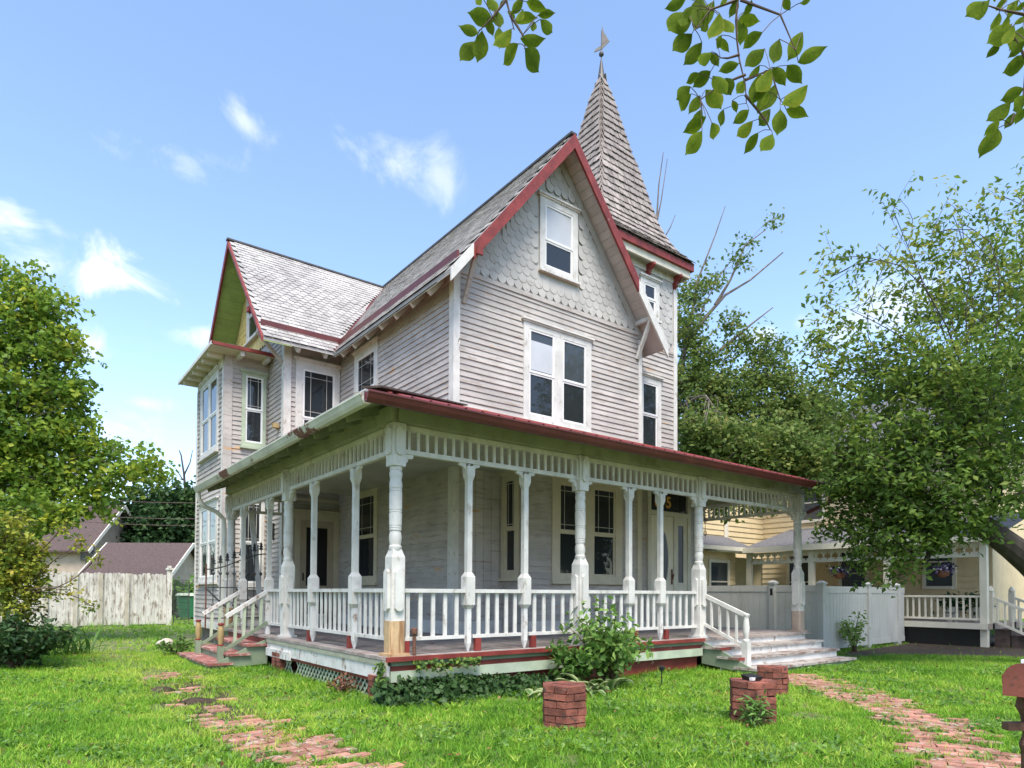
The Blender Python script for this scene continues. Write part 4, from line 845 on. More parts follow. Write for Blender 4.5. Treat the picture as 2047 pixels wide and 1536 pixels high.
# side steps
for i, (xa, xb, z) in enumerate([(-.15, -.45, .37), (-.42, -.72, .235), (-.68, -1.02, .10)]):
    y0, y1 = 4.12-.0*i, 6.45; mb = MB(); mb.box(xb, xa+.03, y0, y1, z-.035, z); mb.build('stair_tread', 'tread_red', HOUSE)
    mb = MB(); mb.box(xb+.03, xb+.055, y0+.06, y1-.06, 0, z-.037); mb.build('stair_riser', 'green_paint', HOUSE)
mb = MB(); mb.box(-.14, -.115, 4.1, 6.5, .2, .455); mb.build('stair_riser', 'red', HOUSE)
mb = MB(); mb.poly([(-.11, 4.17, .45), (-.12, 4.17, .05), (-.98, 4.17, 0), (-.98, 4.17, .06), (-.68, 4.17, .2), (-.42, 4.17, .33)], (0, .03, 0)); mb.build('stair_stringer', 'green_paint', HOUSE)
for y in (4.50, 6.08):
    x = -.75; mb = MB(); mb.box(x-.045, x+.045, y-.045, y+.045, 0, .34); nw = mb.build('newel_post', 'green_paint', HOUSE)
    mb = MB(); mb.lathe(x, y, [(.03, .36), (.04, .40), (.052, .50), (.046, .60), (.034, .66)], 14); mb.build('turned_newel', 'tan_newel', nw, True)
    MB().lathe(x, y, [(.05, .335), (.05, .36), (.03, .362)], 14).build('newel_collar', 'red', nw); MB().lathe(x, y, [(.034, .66), (.048, .67), (.048, .695), (.02, .70)], 14).build('newel_cap', 'red', nw)
    A0 = np.array([-.02, y, 1.22]); A1 = np.array([-.68, y, .80]); B0 = np.array([-.03, y, .70]); B1 = np.array([-.70, y, .26]); mb = MB(); mb.beam(A0, A1, .06, .06); hr = mb.build('stair_railing', 'white_worn', HOUSE); MB().beam(B0, B1, .04, .05).build('bottom_rail', 'green_paint', hr)
    for k in (.16, .36, .56, .76):
        mb = MB(); mb.beam(B0+(B1-B0)*k, A0+(A1-A0)*k, .045, .03, (0, 1, 0)); mb.build('baluster', 'sage_light', hr)
mb = MB(); mb.box(-.05, .02, 4.50, 4.56, .5, 1.2); mb.build('rail_newel', 'white_worn', HOUSE)
# wall fittings
mb = MB(); side(XW).box(mb, 8.05, 8.13, 2.35, 2.72, .03, .05); mb.build('thermometer', 'black', HOUSE)
mb = MB(); mb.box(XW-.16, XW-.04, 7.78, 7.9, 4.78, 4.88); mb.beam((XW-.03, 7.84, 4.74), (XW-.1, 7.84, 4.8), .03, .03); mb.build('floodlight', 'tan_newel', HOUSE)

# ================================================================== LOOSE THINGS ON THE PORCH
gt = thing('iron_gate', 'rusty wrought iron garden gate with leaf finials standing on the side porch', 'gate', (0, 6.62, .5))
gy = 6.62; gx0, gx1 = -.52, .60
def gtop(u): return 1.72+.33*(math.sin((u-gx0)/(gx1-gx0)*math.pi-math.pi/2)*.5+.5)
mb = MB(); mb.tube([(u, gy, gtop(u)-.1) for u in np.linspace(gx0, gx1, 14)], .012, 6)
for z in (.70, 1.28): mb.tube([(gx0, gy, z), (gx1, gy, z)], .011, 6)
mb.beam((gx0, gy, 1.26), (0.02, gy, .72), .012, .03, (0, 0, 1)); mb.beam((.02, gy, 1.26), (gx1, gy, .72), .012, .03, (0, 0, 1)); mb.build('frame', 'iron', gt)
for i, u in enumerate(np.linspace(gx0, gx1, 10)):
    mb = MB(); mb.tube([(u, gy-.004, .5), (u, gy-.004, gtop(u))], .014 if i in (0, 9) else .009, 6)
    z = gtop(u)
    if i not in (0,):
        for k, (w, h) in enumerate(((.05, .0), (.042, .05), (.028, .095))): mb.poly([(u-w, gy-.006, z+h), (u, gy-.006, z+h-.03), (u+w, gy-.006, z+h), (u, gy-.006, z+h+.05)], (0, .006, 0))
        for zz in (.95, 1.55): mb.lathe(u, gy-.004, [(.01, zz-.04), (.034, zz), (.01, zz+.04)], 8)
    mb.build('bar', 'rust' if i == 0 else 'iron', gt)
mb = MB(); mb.hexa([(.42, 6.4, .5), (.52, 6.4, .5), (.52, 6.43, .5), (.42, 6.43, .5), (.30, 6.86, 2.8), (.40, 6.86, 2.8), (.40, 6.89, 2.8), (.30, 6.89, 2.8)])
tag(mb.build('loose_board', 'white'), 'long loose white board leaning upright behind the iron gate on the side porch', 'board')
mb = MB(); px_, py_ = .19, -.11
mb.lathe(px_, py_, [(.02, .5), (.02, .74), (.034, .745), (.036, .80), (.03, .81), (.0, .812)], 12); tag(mb.build('iron_pipe', 'rust'), 'short capped rusty iron pipe on the porch edge beside the corner post', 'pipe')
ch = thing('wind_chime', 'rusty chain with rings hanging beside the cream front door', 'chain', (8.36, 2.0, 2.9))
mb = MB(); mb.tube([(8.36, 2.0, 3.3), (8.36, 2.0, 2.4)], .006, 5); mb.build('chain', 'rust', ch)
for z in (2.78, 2.5):
    mb = MB(); mb.tube([(8.36+.045*math.cos(t), 2.0, z+.055*math.sin(t)) for t in np.linspace(0, 2*math.pi, 13)], .007, 5); mb.build('ring', 'rust', ch)

# ================================================================== YARD THINGS
def brick_pier(x, y, rot, courses, label, a=.215, broken=False):
    t = thing('brick_pier', label, 'brick pier', (x, y, 0), 'low brick piers on the lawn'); h = courses*.066; ap_ = a*math.sqrt(3)/2
    MB().lathe(x, y, [(a-.035, 0), (a-.035, h-.012)], 6).build('mortar_core', 'mortar', t)
    for c in range(courses):
        for k in range(6):
            an = rot+math.pi/3*k+random.uniform(-.02, .02); nrm = np.array([math.cos(an), math.sin(an)]); tg = np.array([-nrm[1], nrm[0]])
            parts = [(-.5, .5)] if (k+c) % 2 else [(-.5, .5-random.uniform(.35, .6))]
            if len(parts) == 1 and parts[0][1] < .49: parts.append((parts[0][1], .5))
            for p0, p1 in parts:
                L = (p1-p0)*a; u = (p0+p1)/2*a; d = ap_-.045+random.uniform(-.007, .007); q = np.array([x, y])+nrm*d+tg*u
                if L < .02: continue
                piece('brick', me_br, Matrix.Translation((q[0], q[1], c*.066+.033+random.uniform(-.003, .003)))@Matrix.Rotation(an+math.pi/2+random.uniform(-.04, .04), 4, 'Z')@Matrix.Rotation(random.uniform(-.03, .03), 4, 'Y')@Matrix.Diagonal(((L-.009)/.2, .92, random.uniform(.9, .98), 1)), t)
    for k in range(3): piece('brick', me_br, Matrix.Translation((x+random.uniform(-.01, .01), y, 0))@Matrix.Rotation(rot+.5, 4, 'Z')@Matrix.Translation((0, (k-1)*.09, courses*.066-.033+random.uniform(-.004, .006)))@Matrix.Diagonal((1.05 if k == 1 else .8, .85, .95, 1)), t)
    return t
brick_pier(.56, -2.21, YAW+math.pi+math.pi/6, 6, 'brick pier on the lawn in front of the leafy shrub, nothing on top')
brick_pier(2.20, -3.05, YAW+math.pi+.3, 6, 'brick pier on the lawn with a small black solar lamp on top', .225)
brick_pier(4.00, -2.17, YAW+math.pi+.15, 5, 'lowest brick pier beside the front steps and brick path', .20)
sb_ = thing('solar_lamp', 'small black solar lamp lying on top of the brick pier', 'lamp', (2.18, -3.04, .40))
mb = MB(); mb.hexa([(2.10, -3.10, .397), (2.22, -3.13, .397), (2.26, -3.01, .397), (2.14, -2.98, .397), (2.09, -3.11, .425), (2.23, -3.14, .43), (2.27, -3.00, .45), (2.13, -2.97, .445)]); mb.build('lamp_body', 'black', sb_)
mb = MB(); mb.hexa([(2.095, -3.112, .40), (2.13, -3.12, .40), (2.12, -3.09, .40), (2.09, -3.09, .40), (2.09, -3.117, .428), (2.135, -3.125, .428), (2.12, -3.09, .428), (2.085, -3.09, .428)]); mb.build('lens', 'sash', sb_)
st = thing('garden_light', 'thin black stake light in the grass right of the shrub', 'lamp', (3.25, -1.08, 0))
mb = MB(); mb.tube([(3.25, -1.08, 0), (3.25, -1.08, .22)], .008, 6); mb.build('stake', 'black', st); mb = MB(); mb.lathe(3.25, -1.08, [(.015, .21), (.03, .22), (.03, .26), (.05, .265), (.01, .285)], 10); mb.build('lamp_head', 'black', st)
# mailbox
mp = at(2052, 1400, 3.75); mx, my = mp[0], mp[1]
mbx = thing('mailbox', 'rusty red domed mailbox on an old post at the right edge', 'mailbox', (mx, my, 0))
ax = np.array([AR[0]*.75+AF[0]*.66, AR[1]*.75+AF[1]*.66, 0]); ax /= np.linalg.norm(ax); sx_ = np.array([ax[1], -ax[0], 0])
zb = mp[2]+.03; hw = .085; pro = [(-hw, 0), (hw, 0), (hw, .085)]+[(hw*math.cos(t), .085+hw*1.15*math.sin(t)) for t in np.linspace(.15, math.pi-.15, 13)]+[(-hw, .085)]
c0 = np.array([mx, my, zb])-ax*.10
MB().poly([c0+sx_*u+np.array([0, 0, z]) for u, z in pro], ax*.46).build('box', 'mailbox', mbx)
MB().poly([c0-ax*.012+sx_*u*1.04+np.array([0, 0, z*1.03-.002]) for u, z in pro], ax*.02).build('door', 'mailbox', mbx)
fl = c0+ax*.02-sx_*(hw+.012); up3 = np.array([0, 0, 1.])
MB().poly([fl+up3*.06, fl+up3*.115+ax*.0, fl+up3*.10+ax*.03, fl+up3*.065+ax*.13], sx_*.006).build('flag', 'red', mbx)
mb = MB(); q = c0+ax*.2; mb.lathe(q[0], q[1], [(.05, 0), (.05, .3), (.06, .34), (.04, .40), (.05, .5), (.055, zb-.12), (.075, zb-.08), (.06, zb)], 12); mb.build('post', 'rust', mbx)
mb = MB(); mb.beam(q-sx_*.0-AR*.16+(0, 0, zb-.18-0), q+AR*.16+(0, 0, zb-.18), .05, .05); b_ = mb; 
mb = MB(); e0 = np.array([q[0], q[1], zb-.19]); mb.beam(e0-AR*.15, e0+AR*.15, .05, .045); mb.build('arm', 'rust', mbx)
mb = MB(); e1 = c0+ax*.03+up3*.195; mb.beam(e1, e1+ax*.05, .02, .02); mb.build('latch', 'sash', mbx)
# rock, mole hills
def blob(name, c, rad, m, seed, label, cat, group=None):
    g = np.random.default_rng(seed); vs = []; fs = []; nu, nv = 14, 8
    for j in range(nv+1):
        for i in range(nu):
            th = math.pi*j/nv; ph = 2*math.pi*i/nu; d = np.array([math.sin(th)*math.cos(ph), math.sin(th)*math.sin(ph), math.cos(th)])
            k = 1+.16*math.sin(3*d[0]+seed)+.10*math.sin(4*d[1]+2*seed)+g.uniform(-.035, .035); vs.append(np.array(c)+d*np.array(rad)*k)
    for j in range(nv):
        for i in range(nu): fs.append((j*nu+i, (j+1)*nu+i, (j+1)*nu+(i+1) % nu, j*nu+(i+1) % nu))
    return tag(MB().add(vs, fs).build(name, m, None, True), label, cat, group)
blob('rock', (-.72, 9.42, .03), (.2, .17, .12), 'rock', 1, 'pale rock lying on the side lawn near the porch steps', 'rock')
blob('soil_mound', (-1.95, 2.2, .0), (.17, .13, .06), 'soil', 2, 'small dark soil mound farther up the overgrown path', 'soil mound', 'mole hills')
blob('soil_mound', (-1.77, 1.02, .0), (.2, .12, .06), 'soil', 3, 'small dark soil mound nearer the camera on the overgrown path', 'soil mound', 'mole hills')

# brick paths
def path(name, pts, hw, label, keep):
    mb = MB(); P = [np.array(p, float) for p in pts]; vs = []
    for i, p in enumerate(P):
        d = P[min(i+1, len(P)-1)]-P[max(i-1, 0)]; d /= np.linalg.norm(d); n = np.array([-d[1], d[0]]); vs += [(*(p+n*hw*1.05), .003), (*(p-n*hw*1.05), .003)]
    mb.add(vs, [(2*i, 2*i+1, 2*i+3, 2*i+2) for i in range(len(P)-1)]); o = tag(mb.build(name, 'soil'), kind='structure')
    out = []; s = 0; seg = [np.linalg.norm(P[i+1]-P[i]) for i in range(len(P)-1)]; tot = sum(seg); k = 0
    while s < tot:
        a = s; i = 0
        while a > seg[i]: a -= seg[i]; i += 1
        d = (P[i+1]-P[i])/seg[i]; n = np.array([-d[1], d[0]]); c = P[i]+d*a; ang = math.atan2(n[1], n[0]); u = -hw+(.1 if k % 2 else 0)
        while u < hw:
            q = c+n*(u+.1)
            if keep(q, abs(u+.1)/hw): out.append((q, ang))
            u += .21
        s += .108; k += 1
    out.sort(key=lambda t: np.linalg.norm(t[0]-CAM[:2]))
    for i, (q, ang) in enumerate(out[:300]):
        piece('paving_brick', me_pv, Matrix.Translation((q[0], q[1], .006+random.uniform(-.004, .006)))@Matrix.Rotation(ang+random.uniform(-.04, .04), 4, 'Z')@Matrix.Rotation(random.uniform(-.03, .03), 4, 'X'), o)
    return np.array([q for q, a in out])
me_pv = MB().box(-.1, .1, -.05, .05, -.04, .012).mesh('paving_brick', 'path_brick')
PA = path('brick_path', [(5.75, -1.35), (5.08, -2.21), (4.52, -2.85), (3.8, -3.65), (3.1, -4.2), (2.45, -4.58), (1.9, -4.85), (1.15, -5.15)], .37, '', lambda q, e: random.random() > .08+.4*(e > .7))
PB = path('brick_path', [(-1.72, 4.0), (-1.72, 2.0), (-1.78, .4), (-1.78, -.6), (-1.7, -1.6), (-1.55, -3.0)], .36, '', lambda q, e: (q[1] < -.3 or 3.35 < q[1] < 3.95 or random.random() < .28) and random.random() > .08+.35*(e > .7)+.25*(q[1] > -.8))

# ================================================================== RIGHT SIDE: fence and yellow house
def vinyl(name, a, b, h, posts, label, gate_cap=None):
    a = np.array(a, float); b = np.array(b, float); L = np.linalg.norm(b-a); d = (b-a)/L; n = np.array([d[1], -d[0]])
    t = thing(name, label, 'fence', (*a, 0), 'white vinyl fence beyond the porch')
    def bx(u0, u1, w, z0, z1):
        p = [a+d*u0-n*w/2, a+d*u1-n*w/2, a+d*u1+n*w/2, a+d*u0+n*w/2]; return [(*q, z0) for q in p]+[(*q, z1) for q in p]
    MB().hexa(bx(0, L, .05, h-.14, h)).build('rail', 'vinyl', t); MB().hexa(bx(0, L, .05, .06, .18)).build('rail', 'vinyl', t)
    u = .05
    while u < L-.05:
        mb = MB(); mb.hexa(bx(u+.003, min(u+.147, L), .03, .18, h-.14)); mb.build('fence_board', 'vinyl', t); u += .15
    for u in posts:
        mb = MB(); c = a+d*u; mb.box(c[0]-.065, c[0]+.065, c[1]-.065, c[1]+.065, 0, h+.04); p = mb.build('fence_post', 'vinyl', t)
        mb = MB(); z = h+.04; mb.box(c[0]-.085, c[0]+.085, c[1]-.085, c[1]+.085, z, z+.03); mb.hexa([(c[0]-.08, c[1]-.08, z+.03), (c[0]+.08, c[1]-.08, z+.03), (c[0]+.08, c[1]+.08, z+.03), (c[0]-.08, c[1]+.08, z+.03), (c[0]-.02, c[1]-.02, z+.07), (c[0]+.02, c[1]-.02, z+.07), (c[0]+.02, c[1]+.02, z+.07), (c[0]-.02, c[1]+.02, z+.07)]); mb.build('post_cap', 'vinyl', p)
    return t
fa = vinyl('vinyl_fence', (9.9, .27), (9.9, 5.2), 1.40, [1.09, 3.4], 'white vinyl fence run behind the porch, going back from the steps')
mb = MB(); mb.box(9.83, 9.836, 1.33, 1.39, 1.18, 1.33); mb.build('latch', 'black', fa)
vinyl('vinyl_fence', (9.9, .27), (14.3, .47), 1.38, [0, 2.25, 4.0], 'white vinyl fence run right of the front steps under the tree')

NH = thing('yellow_house', 'yellow clapboard neighbouring house with grey roofs and a cream porch', 'house', (17, 3, 0))
def nwall(name, pl, u0, u1, z0, z1, m='yellow_clap', boards=True, ops=()):
    mb = MB(); pl.box(mb, u0, u1, z0, z1, -.12, 0); w = mb.build(name, m, NH)
    if boards:
        z = z0
        while z < z1-.01:
            zt = min(z+.17, z1); cuts = [(u0, u1)]
            for a, b, c, d in ops:
                if c < zt and d > z: cuts = [q for s, e in cuts for q in (((s, a), (b, e)) if (a > s and b < e) else ((s, e),))]
            for s, e in cuts:
                MB().hexa([pl.p(s, z, .002), pl.p(e, z, .002), pl.p(e, z, .028), pl.p(s, z, .028), pl.p(s, zt, .002), pl.p(e, zt, .002), pl.p(e, zt, .006), pl.p(s, zt, .006)]).build('clapboard', m, w)
            z = zt
    return w
N1 = side(17.0); N2 = front(6.0)
nwall('side_wall', N1, -.62, 6.0, .55, 5.4, ops=[(.3, .95, 1.45, 2.9)]); nwall('rear_wing_wall', N2, 12.6, 16.98, 2.4, 5.4); nwall('room_wall', front(5.4), 12.2, 14.5, .3, 2.6)
boxes('rear_wall', 'yellow_clap', NH, (17.12, 24, -.62, -.5, .55, 5.4), (17.12, 24, 6.12, 9, .55, 5.4), (12.6, 17, 8.9, 9, 2.4, 5.4), (14.42, 14.5, 5.53, 6.0, .3, 2.6))
def nwin(pl, u0, u1, z0, z1, lab=None):
    mb = MB(); t = .09
    pl.box(mb, u0-t, u0, z0-t, z1+t, .02, .06); pl.box(mb, u1, u1+t, z0-t, z1+t, .02, .06); pl.box(mb, u0, u1, z1, z1+t, .02, .06); pl.box(mb, u0, u1, z0-t, z0, .02, .08); w = mb.build('window', 'n_cream', NH)
    mb = MB(); pl.box(mb, u0, u1, z0, z1, .005, .03); mb.build('pane', 'glass_sky', w)
    mb = MB(); zm = (z0+z1)/2; pl.box(mb, u0, u1, zm-.02, zm+.02, .031, .045); mb.build('sash', 'n_cream', w)
nwin(N1, .3, .95, 1.45, 2.8); nwin(N1, 2.6, 3.3, 1.2, 2.5); nwin(front(5.4), 13.2, 14.05, 1.0, 2.15); nwin(N1, 3.9, 4.7, 3.6, 4.7); nwin(N1, 4.35, 5.0, .75, 2.45)
mb = MB(); N2.box(mb, 14.75, 14.95, 2.4, 5.4, .03, .06); mb.build('trim_board', 'n_cream', NH)
mb = MB(); mb.hexa([(12.0, 5.0, 2.58), (14.9, 5.0, 2.58), (14.9, 6.0, 3.0), (12.0, 6.0, 3.0), (12.0, 5.0, 2.63), (14.9, 5.0, 2.63), (14.9, 6.0, 3.05), (12.0, 6.0, 3.05)]); mb.build('room_roof', 'shingle_grey', NH)
boxes('fascia', 'n_cream', NH, (12.0, 14.92, 4.95, 4.998, 2.50, 2.62), (13.0, 14.9, 5.0, 5.37, 2.46, 2.5))
mb = MB(); mb.hexa([(14.25, -1.5, 2.52), (14.25, 4.99, 2.52), (17, 4.99, 3.28), (17, -1.5, 3.28), (14.25, -1.5, 2.58), (14.25, 4.99, 2.58), (17, 4.99, 3.34), (17, -1.5, 3.34)]); mb.build('porch_roof', 'shingle_grey', NH)
mb = MB(); mb.box(14.2, 14.25, -1.5, 4.95, 2.44, 2.6); mb.build('fascia', 'n_cream', NH)
fb = MB().box(14.42, 14.46, -1.2, 4.9, 2.10, 2.17).build('porch_frieze', 'n_cream', NH); MB().box(14.42, 14.46, -1.2, 4.9, 2.38, 2.44).build('top_rail', 'n_cream', fb)
y = -1.1
while y < 4.8:
    mb = MB(); mb.box(14.43, 14.45, y+.0, y+.16, 2.17, 2.22); mb.poly([(14.43, y, 2.38), (14.43, y+.18, 2.38), (14.43, y+.17, 2.33), (14.43, y+.12, 2.31), (14.43, y+.10, 2.22), (14.43, y+.075, 2.22), (14.43, y+.06, 2.31), (14.43, y+.01, 2.33)], (.02, 0, 0)); mb.build('frieze_cutout', 'n_cream', fb); y += .21
for y in (4.85, 2.9, .9, -1.2):
    mb = MB(); mb.box(14.37, 14.51, y-.07, y+.07, .6 if y > -1 else .0, 2.44); mb.build('porch_post', 'n_cream', NH)
mb = MB(); mb.box(14.3, 17, -1.3, 4.95, .42, .55); mb.build('porch_floor', 'grey_wood', NH)
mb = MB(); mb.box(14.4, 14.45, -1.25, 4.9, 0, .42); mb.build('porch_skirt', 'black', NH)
mb = MB(); mb.box(14.28, 14.32, -1.3, .45, .42, .56); mb.build('porch_edge', 'n_cream', NH)
nr = MB().box(14.40, 14.48, -1.13, 4.85, 1.15, 1.20).build('porch_railing', 'n_cream', NH); MB().box(14.41, 14.47, -1.13, 4.85, .62, .67).build('bottom_rail', 'n_cream', nr)
for y in np.arange(-1.05, 4.8, .135):
    MB().box(14.425, 14.455, y-.018, y+.018, .67, 1.15).build('baluster', 'n_cream', nr)
# neighbour's steps
for i in range(3):
    MB().box(14.75, 16.2, -1.62-.3*i, -1.3-.3*i, 0, .42-.13*i).build('stair_step', 'gravelmat', NH)
for x in (14.7, 16.2):
    mb = MB(); mb.beam((x, -1.28, 1.15), (x, -2.2, .72), .06, .06); r_ = mb.build('stair_railing', 'n_cream', NH); MB().beam((x, -1.28, .62), (x, -2.2, .18), .05, .05).build('bottom_rail', 'n_cream', r_)
    for k in np.linspace(.1, .9, 6): MB().box(x-.018, x+.018, -1.28-.92*k-.018, -1.28-.92*k+.018, .62-.44*k, 1.15-.43*k).build('baluster', 'n_cream', r_)
    mb = MB(); mb.box(x-.06, x+.06, -1.30, -1.18, .42, 1.28); mb.lathe(x, -1.24, [(.05, 1.28), (.075, 1.31), (.06, 1.36), (.02, 1.42)], 8); mb.build('newel_post', 'n_cream', NH)
mb = MB(); mb.hexa([(16.4, -1.0, 5.3), (16.4, 9.4, 5.3), (24.5, 9.4, 5.3), (24.5, -1.0, 5.3), (19.5, 2.5, 7.6), (19.5, 6, 7.6), (21, 6, 7.6), (21, 2.5, 7.6)]); mb.build('main_roof', 'shingle_grey', NH)
mb = MB(); mb.hexa([(12.3, 5.6, 5.3), (17.2, 5.6, 5.3), (17.2, 9.4, 5.3), (12.3, 9.4, 5.3), (13.5, 7.4, 6.1), (19, 7.4, 6.1), (19, 7.6, 6.1), (13.5, 7.6, 6.1)]); mb.build('wing_roof', 'shingle_grey', NH)
# things on the neighbour's porch
def basket(p, seed, label):
    t = thing('hanging_basket', label, 'plant basket', tuple(p), "hanging baskets on the neighbour's porch")
    mb = MB(); mb.lathe(p[0], p[1], [(.03, p[2]-.17), (.11, p[2]-.13), (.15, p[2]-.03), (.155, p[2])], 12); mb.build('bowl', 'terracotta', t)
    mb = MB()
    for a in (0, 2.1, 4.2): mb.tube([(p[0]+.15*math.cos(a), p[1]+.15*math.sin(a), p[2]), (p[0], p[1], p[2]+.45)], .004, 4)
    mb.tube([(p[0], p[1], p[2]+.45), (p[0], p[1], 2.5)], .004, 4); mb.build('hanger', 'black', t)
    g = np.random.default_rng(seed); P = np.array(p)+g.normal(size=(300, 3))*np.array([.12, .12, .06])+(0, 0, .05); leaf_object('flowers', P, .07, 'flower', t, 1.1, tint=g.uniform(0, 1, 300)**1.6, seed=seed, kind='stuff')
basket((14.6, 2.2, 1.80), 51, 'hanging flower basket above the vinyl fence'); basket((14.6, -.30, 1.80), 52, 'hanging flower basket above the white porch railing')
def planter(x, y, seed, label, leaf='leaf_dark'):
    t = thing('planter', label, 'planter', (x, y, .55)); mb = MB(); mb.lathe(x, y, [(.13, .55), (.19, .9), (.2, .92), (.17, .92), (.15, .88)], 12); mb.build('pot', 'vinyl', t)
    g = np.random.default_rng(seed); leaf_object('foliage', np.array([x, y, 1.0])+g.normal(size=(160, 3))*np.array([.12, .12, .14]), .16, leaf, t, 2.2, tint=g.uniform(0, .4, 160), seed=seed, kind='stuff')
planter(15.0, -.35, 61, "white pot with a dark leafy plant on the neighbour's porch, left one"); planter(15.1, -.85, 62, "white pot with a dark leafy plant on the neighbour's porch, near the corner post")
mb = MB(); mb.poly([(25, -14, 0), (25, -14, 4.5), (25, -9.5, 6.5), (25, -5, 4.5), (25, -5, 0)], (9, 0, 0)); wb = thing('white_house', 'pale blue white house far right beyond the neighbour', 'house', (29, -9, 0)); mb.build('wall', 'pale_blue', wb); MB().box(24.9, 25, -8, -7, 1, 2.6).build('window', 'glass', wb)

# ================================================================== LEFT SIDE: fence, sheds, bin, wires
FT = thing('wooden_fence', 'tall weathered white board fence at the back of the side yard', 'fence', (-2.5, 19.2, 0))
MB().beam((-9, 19.26, .5), (1.0, 19.26, .5), .05, .09).build('fence_rail', 'fence_post', FT); MB().beam((-9, 19.26, 1.5), (1.0, 19.26, 1.5), .05, .09).build('fence_rail', 'fence_post', FT)
x = -9
while x < .92:
    w = random.uniform(.10, .15); h = 1.80+random.uniform(-.03, .03)
    mb = MB(); t = random.uniform(-.01, .01); mb.poly([(x+.004, 19.2+t, .05), (x+w-.004, 19.2+t, .05), (x+w-.004, 19.2+t, h-.03), (x+w*.7, 19.2+t, h), (x+w*.3, 19.2+t, h), (x+.004, 19.2+t, h-.03)], (0, .02, 0)); mb.build('fence_board', 'fence_board', FT); x += w
for x in (-6.4, -3.7, -2.55, -1.75, -1.05, -.28):
    MB().box(x-.06, x+.06, 19.13, 19.19, 0, 1.8).build('fence_post', 'fence_post', FT)
mb = MB(); mb.box(.93, 1.09, 19.1, 19.26, 0, 1.95); mb.box(.90, 1.12, 19.07, 19.29, 1.95, 2.02); mb.box(.95, 1.07, 19.12, 19.24, 2.02, 2.1); o = mb.build('gate_post', 'fence_board', FT)
WG_ = thing('wire_gate', 'narrow dark wire gate at the end of the board fence', 'gate', (1.35, 19.1, 0))
mb = MB(); mb.tube([(1.15, 19.1, .05), (1.15, 19.1, 1.6), (1.62, 19.0, 1.6), (1.62, 19.0, .05), (1.15, 19.1, .05)], .02, 6)
for k in np.linspace(0, 1, 12)[1:-1]: mb.tube([(1.15+.47*k, 19.1-.1*k, .05), (1.15+.47*k, 19.1-.1*k, 1.6)], .008, 4)
for z in np.arange(.2, 1.6, .12): mb.tube([(1.15, 19.1, z), (1.62, 19.0, z)], .008, 4)
mb.build('wire_frame', 'iron', WG_)
bn = thing('trash_bin', 'green wheeled trash bin beside the house corner', 'bin', (2.9, 24.5, 0))
bx_, by_ = 2.55, 24.3
mb = MB(); mb.hexa([(bx_-.25, by_-.28, .08), (bx_+.25, by_-.28, .08), (bx_+.25, by_+.28, .08), (bx_-.25, by_+.28, .08), (bx_-.33, by_-.36, 1.0), (bx_+.33, by_-.36, 1.0), (bx_+.33, by_+.36, 1.0), (bx_-.33, by_+.36, 1.0)]); mb.build('body', 'bin', bn)
mb = MB(); mb.hexa([(bx_-.36, by_-.4, 1.0), (bx_+.36, by_-.4, 1.0), (bx_+.36, by_+.4, 1.0), (bx_-.36, by_+.4, 1.0), (bx_-.3, by_-.34, 1.1), (bx_+.3, by_-.34, 1.1), (bx_+.3, by_+.34, 1.12), (bx_-.3, by_+.34, 1.12)]); mb.build('lid', 'sage_light', bn)
for s_ in (-1, 1): MB().tube([(bx_+s_*.27, by_+.25, .1), (bx_+s_*.33, by_+.25, .1)], .1, 12).build('wheel', 'black', bn)
bn.location = (bx_, by_, 0)
for ch_ in bn.children: ch_.matrix_parent_inverse = Matrix.Translation((-bx_, -by_, 0))
def gable_house(name, label, c, axis, L, W, hw, hr, wall, roof, over=.4):
    # c: centre on the ground; axis: ridge direction (unit xy); L along ridge, W across
    c = np.array([*c, 0.]); a = np.array([*axis, 0.])/np.linalg.norm(axis); n = np.array([-a[1], a[0], 0]); t = thing(name, label, 'house' if 'house' in name else 'shed', tuple(c)); z = np.array([0, 0, 1.])
    mb = MB(); mb.poly([c-a*L/2-n*W/2, c-a*L/2+n*W/2, c-a*L/2+n*W/2+z*hw, c-a*L/2+z*(hr-.12), c-a*L/2-n*W/2+z*hw], a*L); mb.build('wall', wall, t)
    k = (hr-hw)/(W/2); L2 = L/2+over; w2 = W/2+over
    for s in (-1, 1):
        e = hr-k*w2; mb = MB(); mb.hexa([c-a*L2+z*hr, c+a*L2+z*hr, c+a*L2+n*s*w2+z*e, c-a*L2+n*s*w2+z*e, c-a*L2+z*(hr+.1), c+a*L2+z*(hr+.1), c+a*L2+n*s*w2+z*(e+.1), c-a*L2+n*s*w2+z*(e+.1)]); mb.build('roof', roof, t)
        for q in (-1, 1): MB().beam(c+a*q*(L2+.03)+z*(hr+.02), c+a*q*(L2+.03)+n*s*w2+z*(e+.02), .05, .2).build('rake_board', 'n_cream', t)
    return t, c, a, n
sp_ = at(300, 1150, 36); lt_ = AR[:2]
t, c, a, n = gable_house('garden_shed', 'low outbuilding with a dark plum shingle roof behind the board fence', sp_[:2], (AR[0], AR[1]), 4.0, 4.6, 2.0, 3.75, 'beige', 'shingle_brown', .35)
bp = at(135, 1100, 42)
t, c, a, n = gable_house('beige_house', 'two storey beige house with a brown roof behind the maple branches', bp[:2], (AR[0], AR[1]), 6.2, 6, 3.9, 6.6, 'beige', 'shingle_brown', .5)
mb = MB(); p = at(175, 1085, 38.9)
for z in (2.2,): mb.beam(np.array([p[0], p[1], 3.0]), np.array([p[0], p[1], 3.9])+.001, .8, .06, (AF[0], AF[1], 0))
mb.build('window', 'glass_sky', t)
cp = at(395, 1150, 40)
t, c, a, n = gable_house('small_house', 'small white gabled house end showing beside the clapboard corner', cp[:2], (AF[0], AF[1]), 5, 3.0, 1.9, 3.5, 'pale_blue', 'shingle_brown', .4)
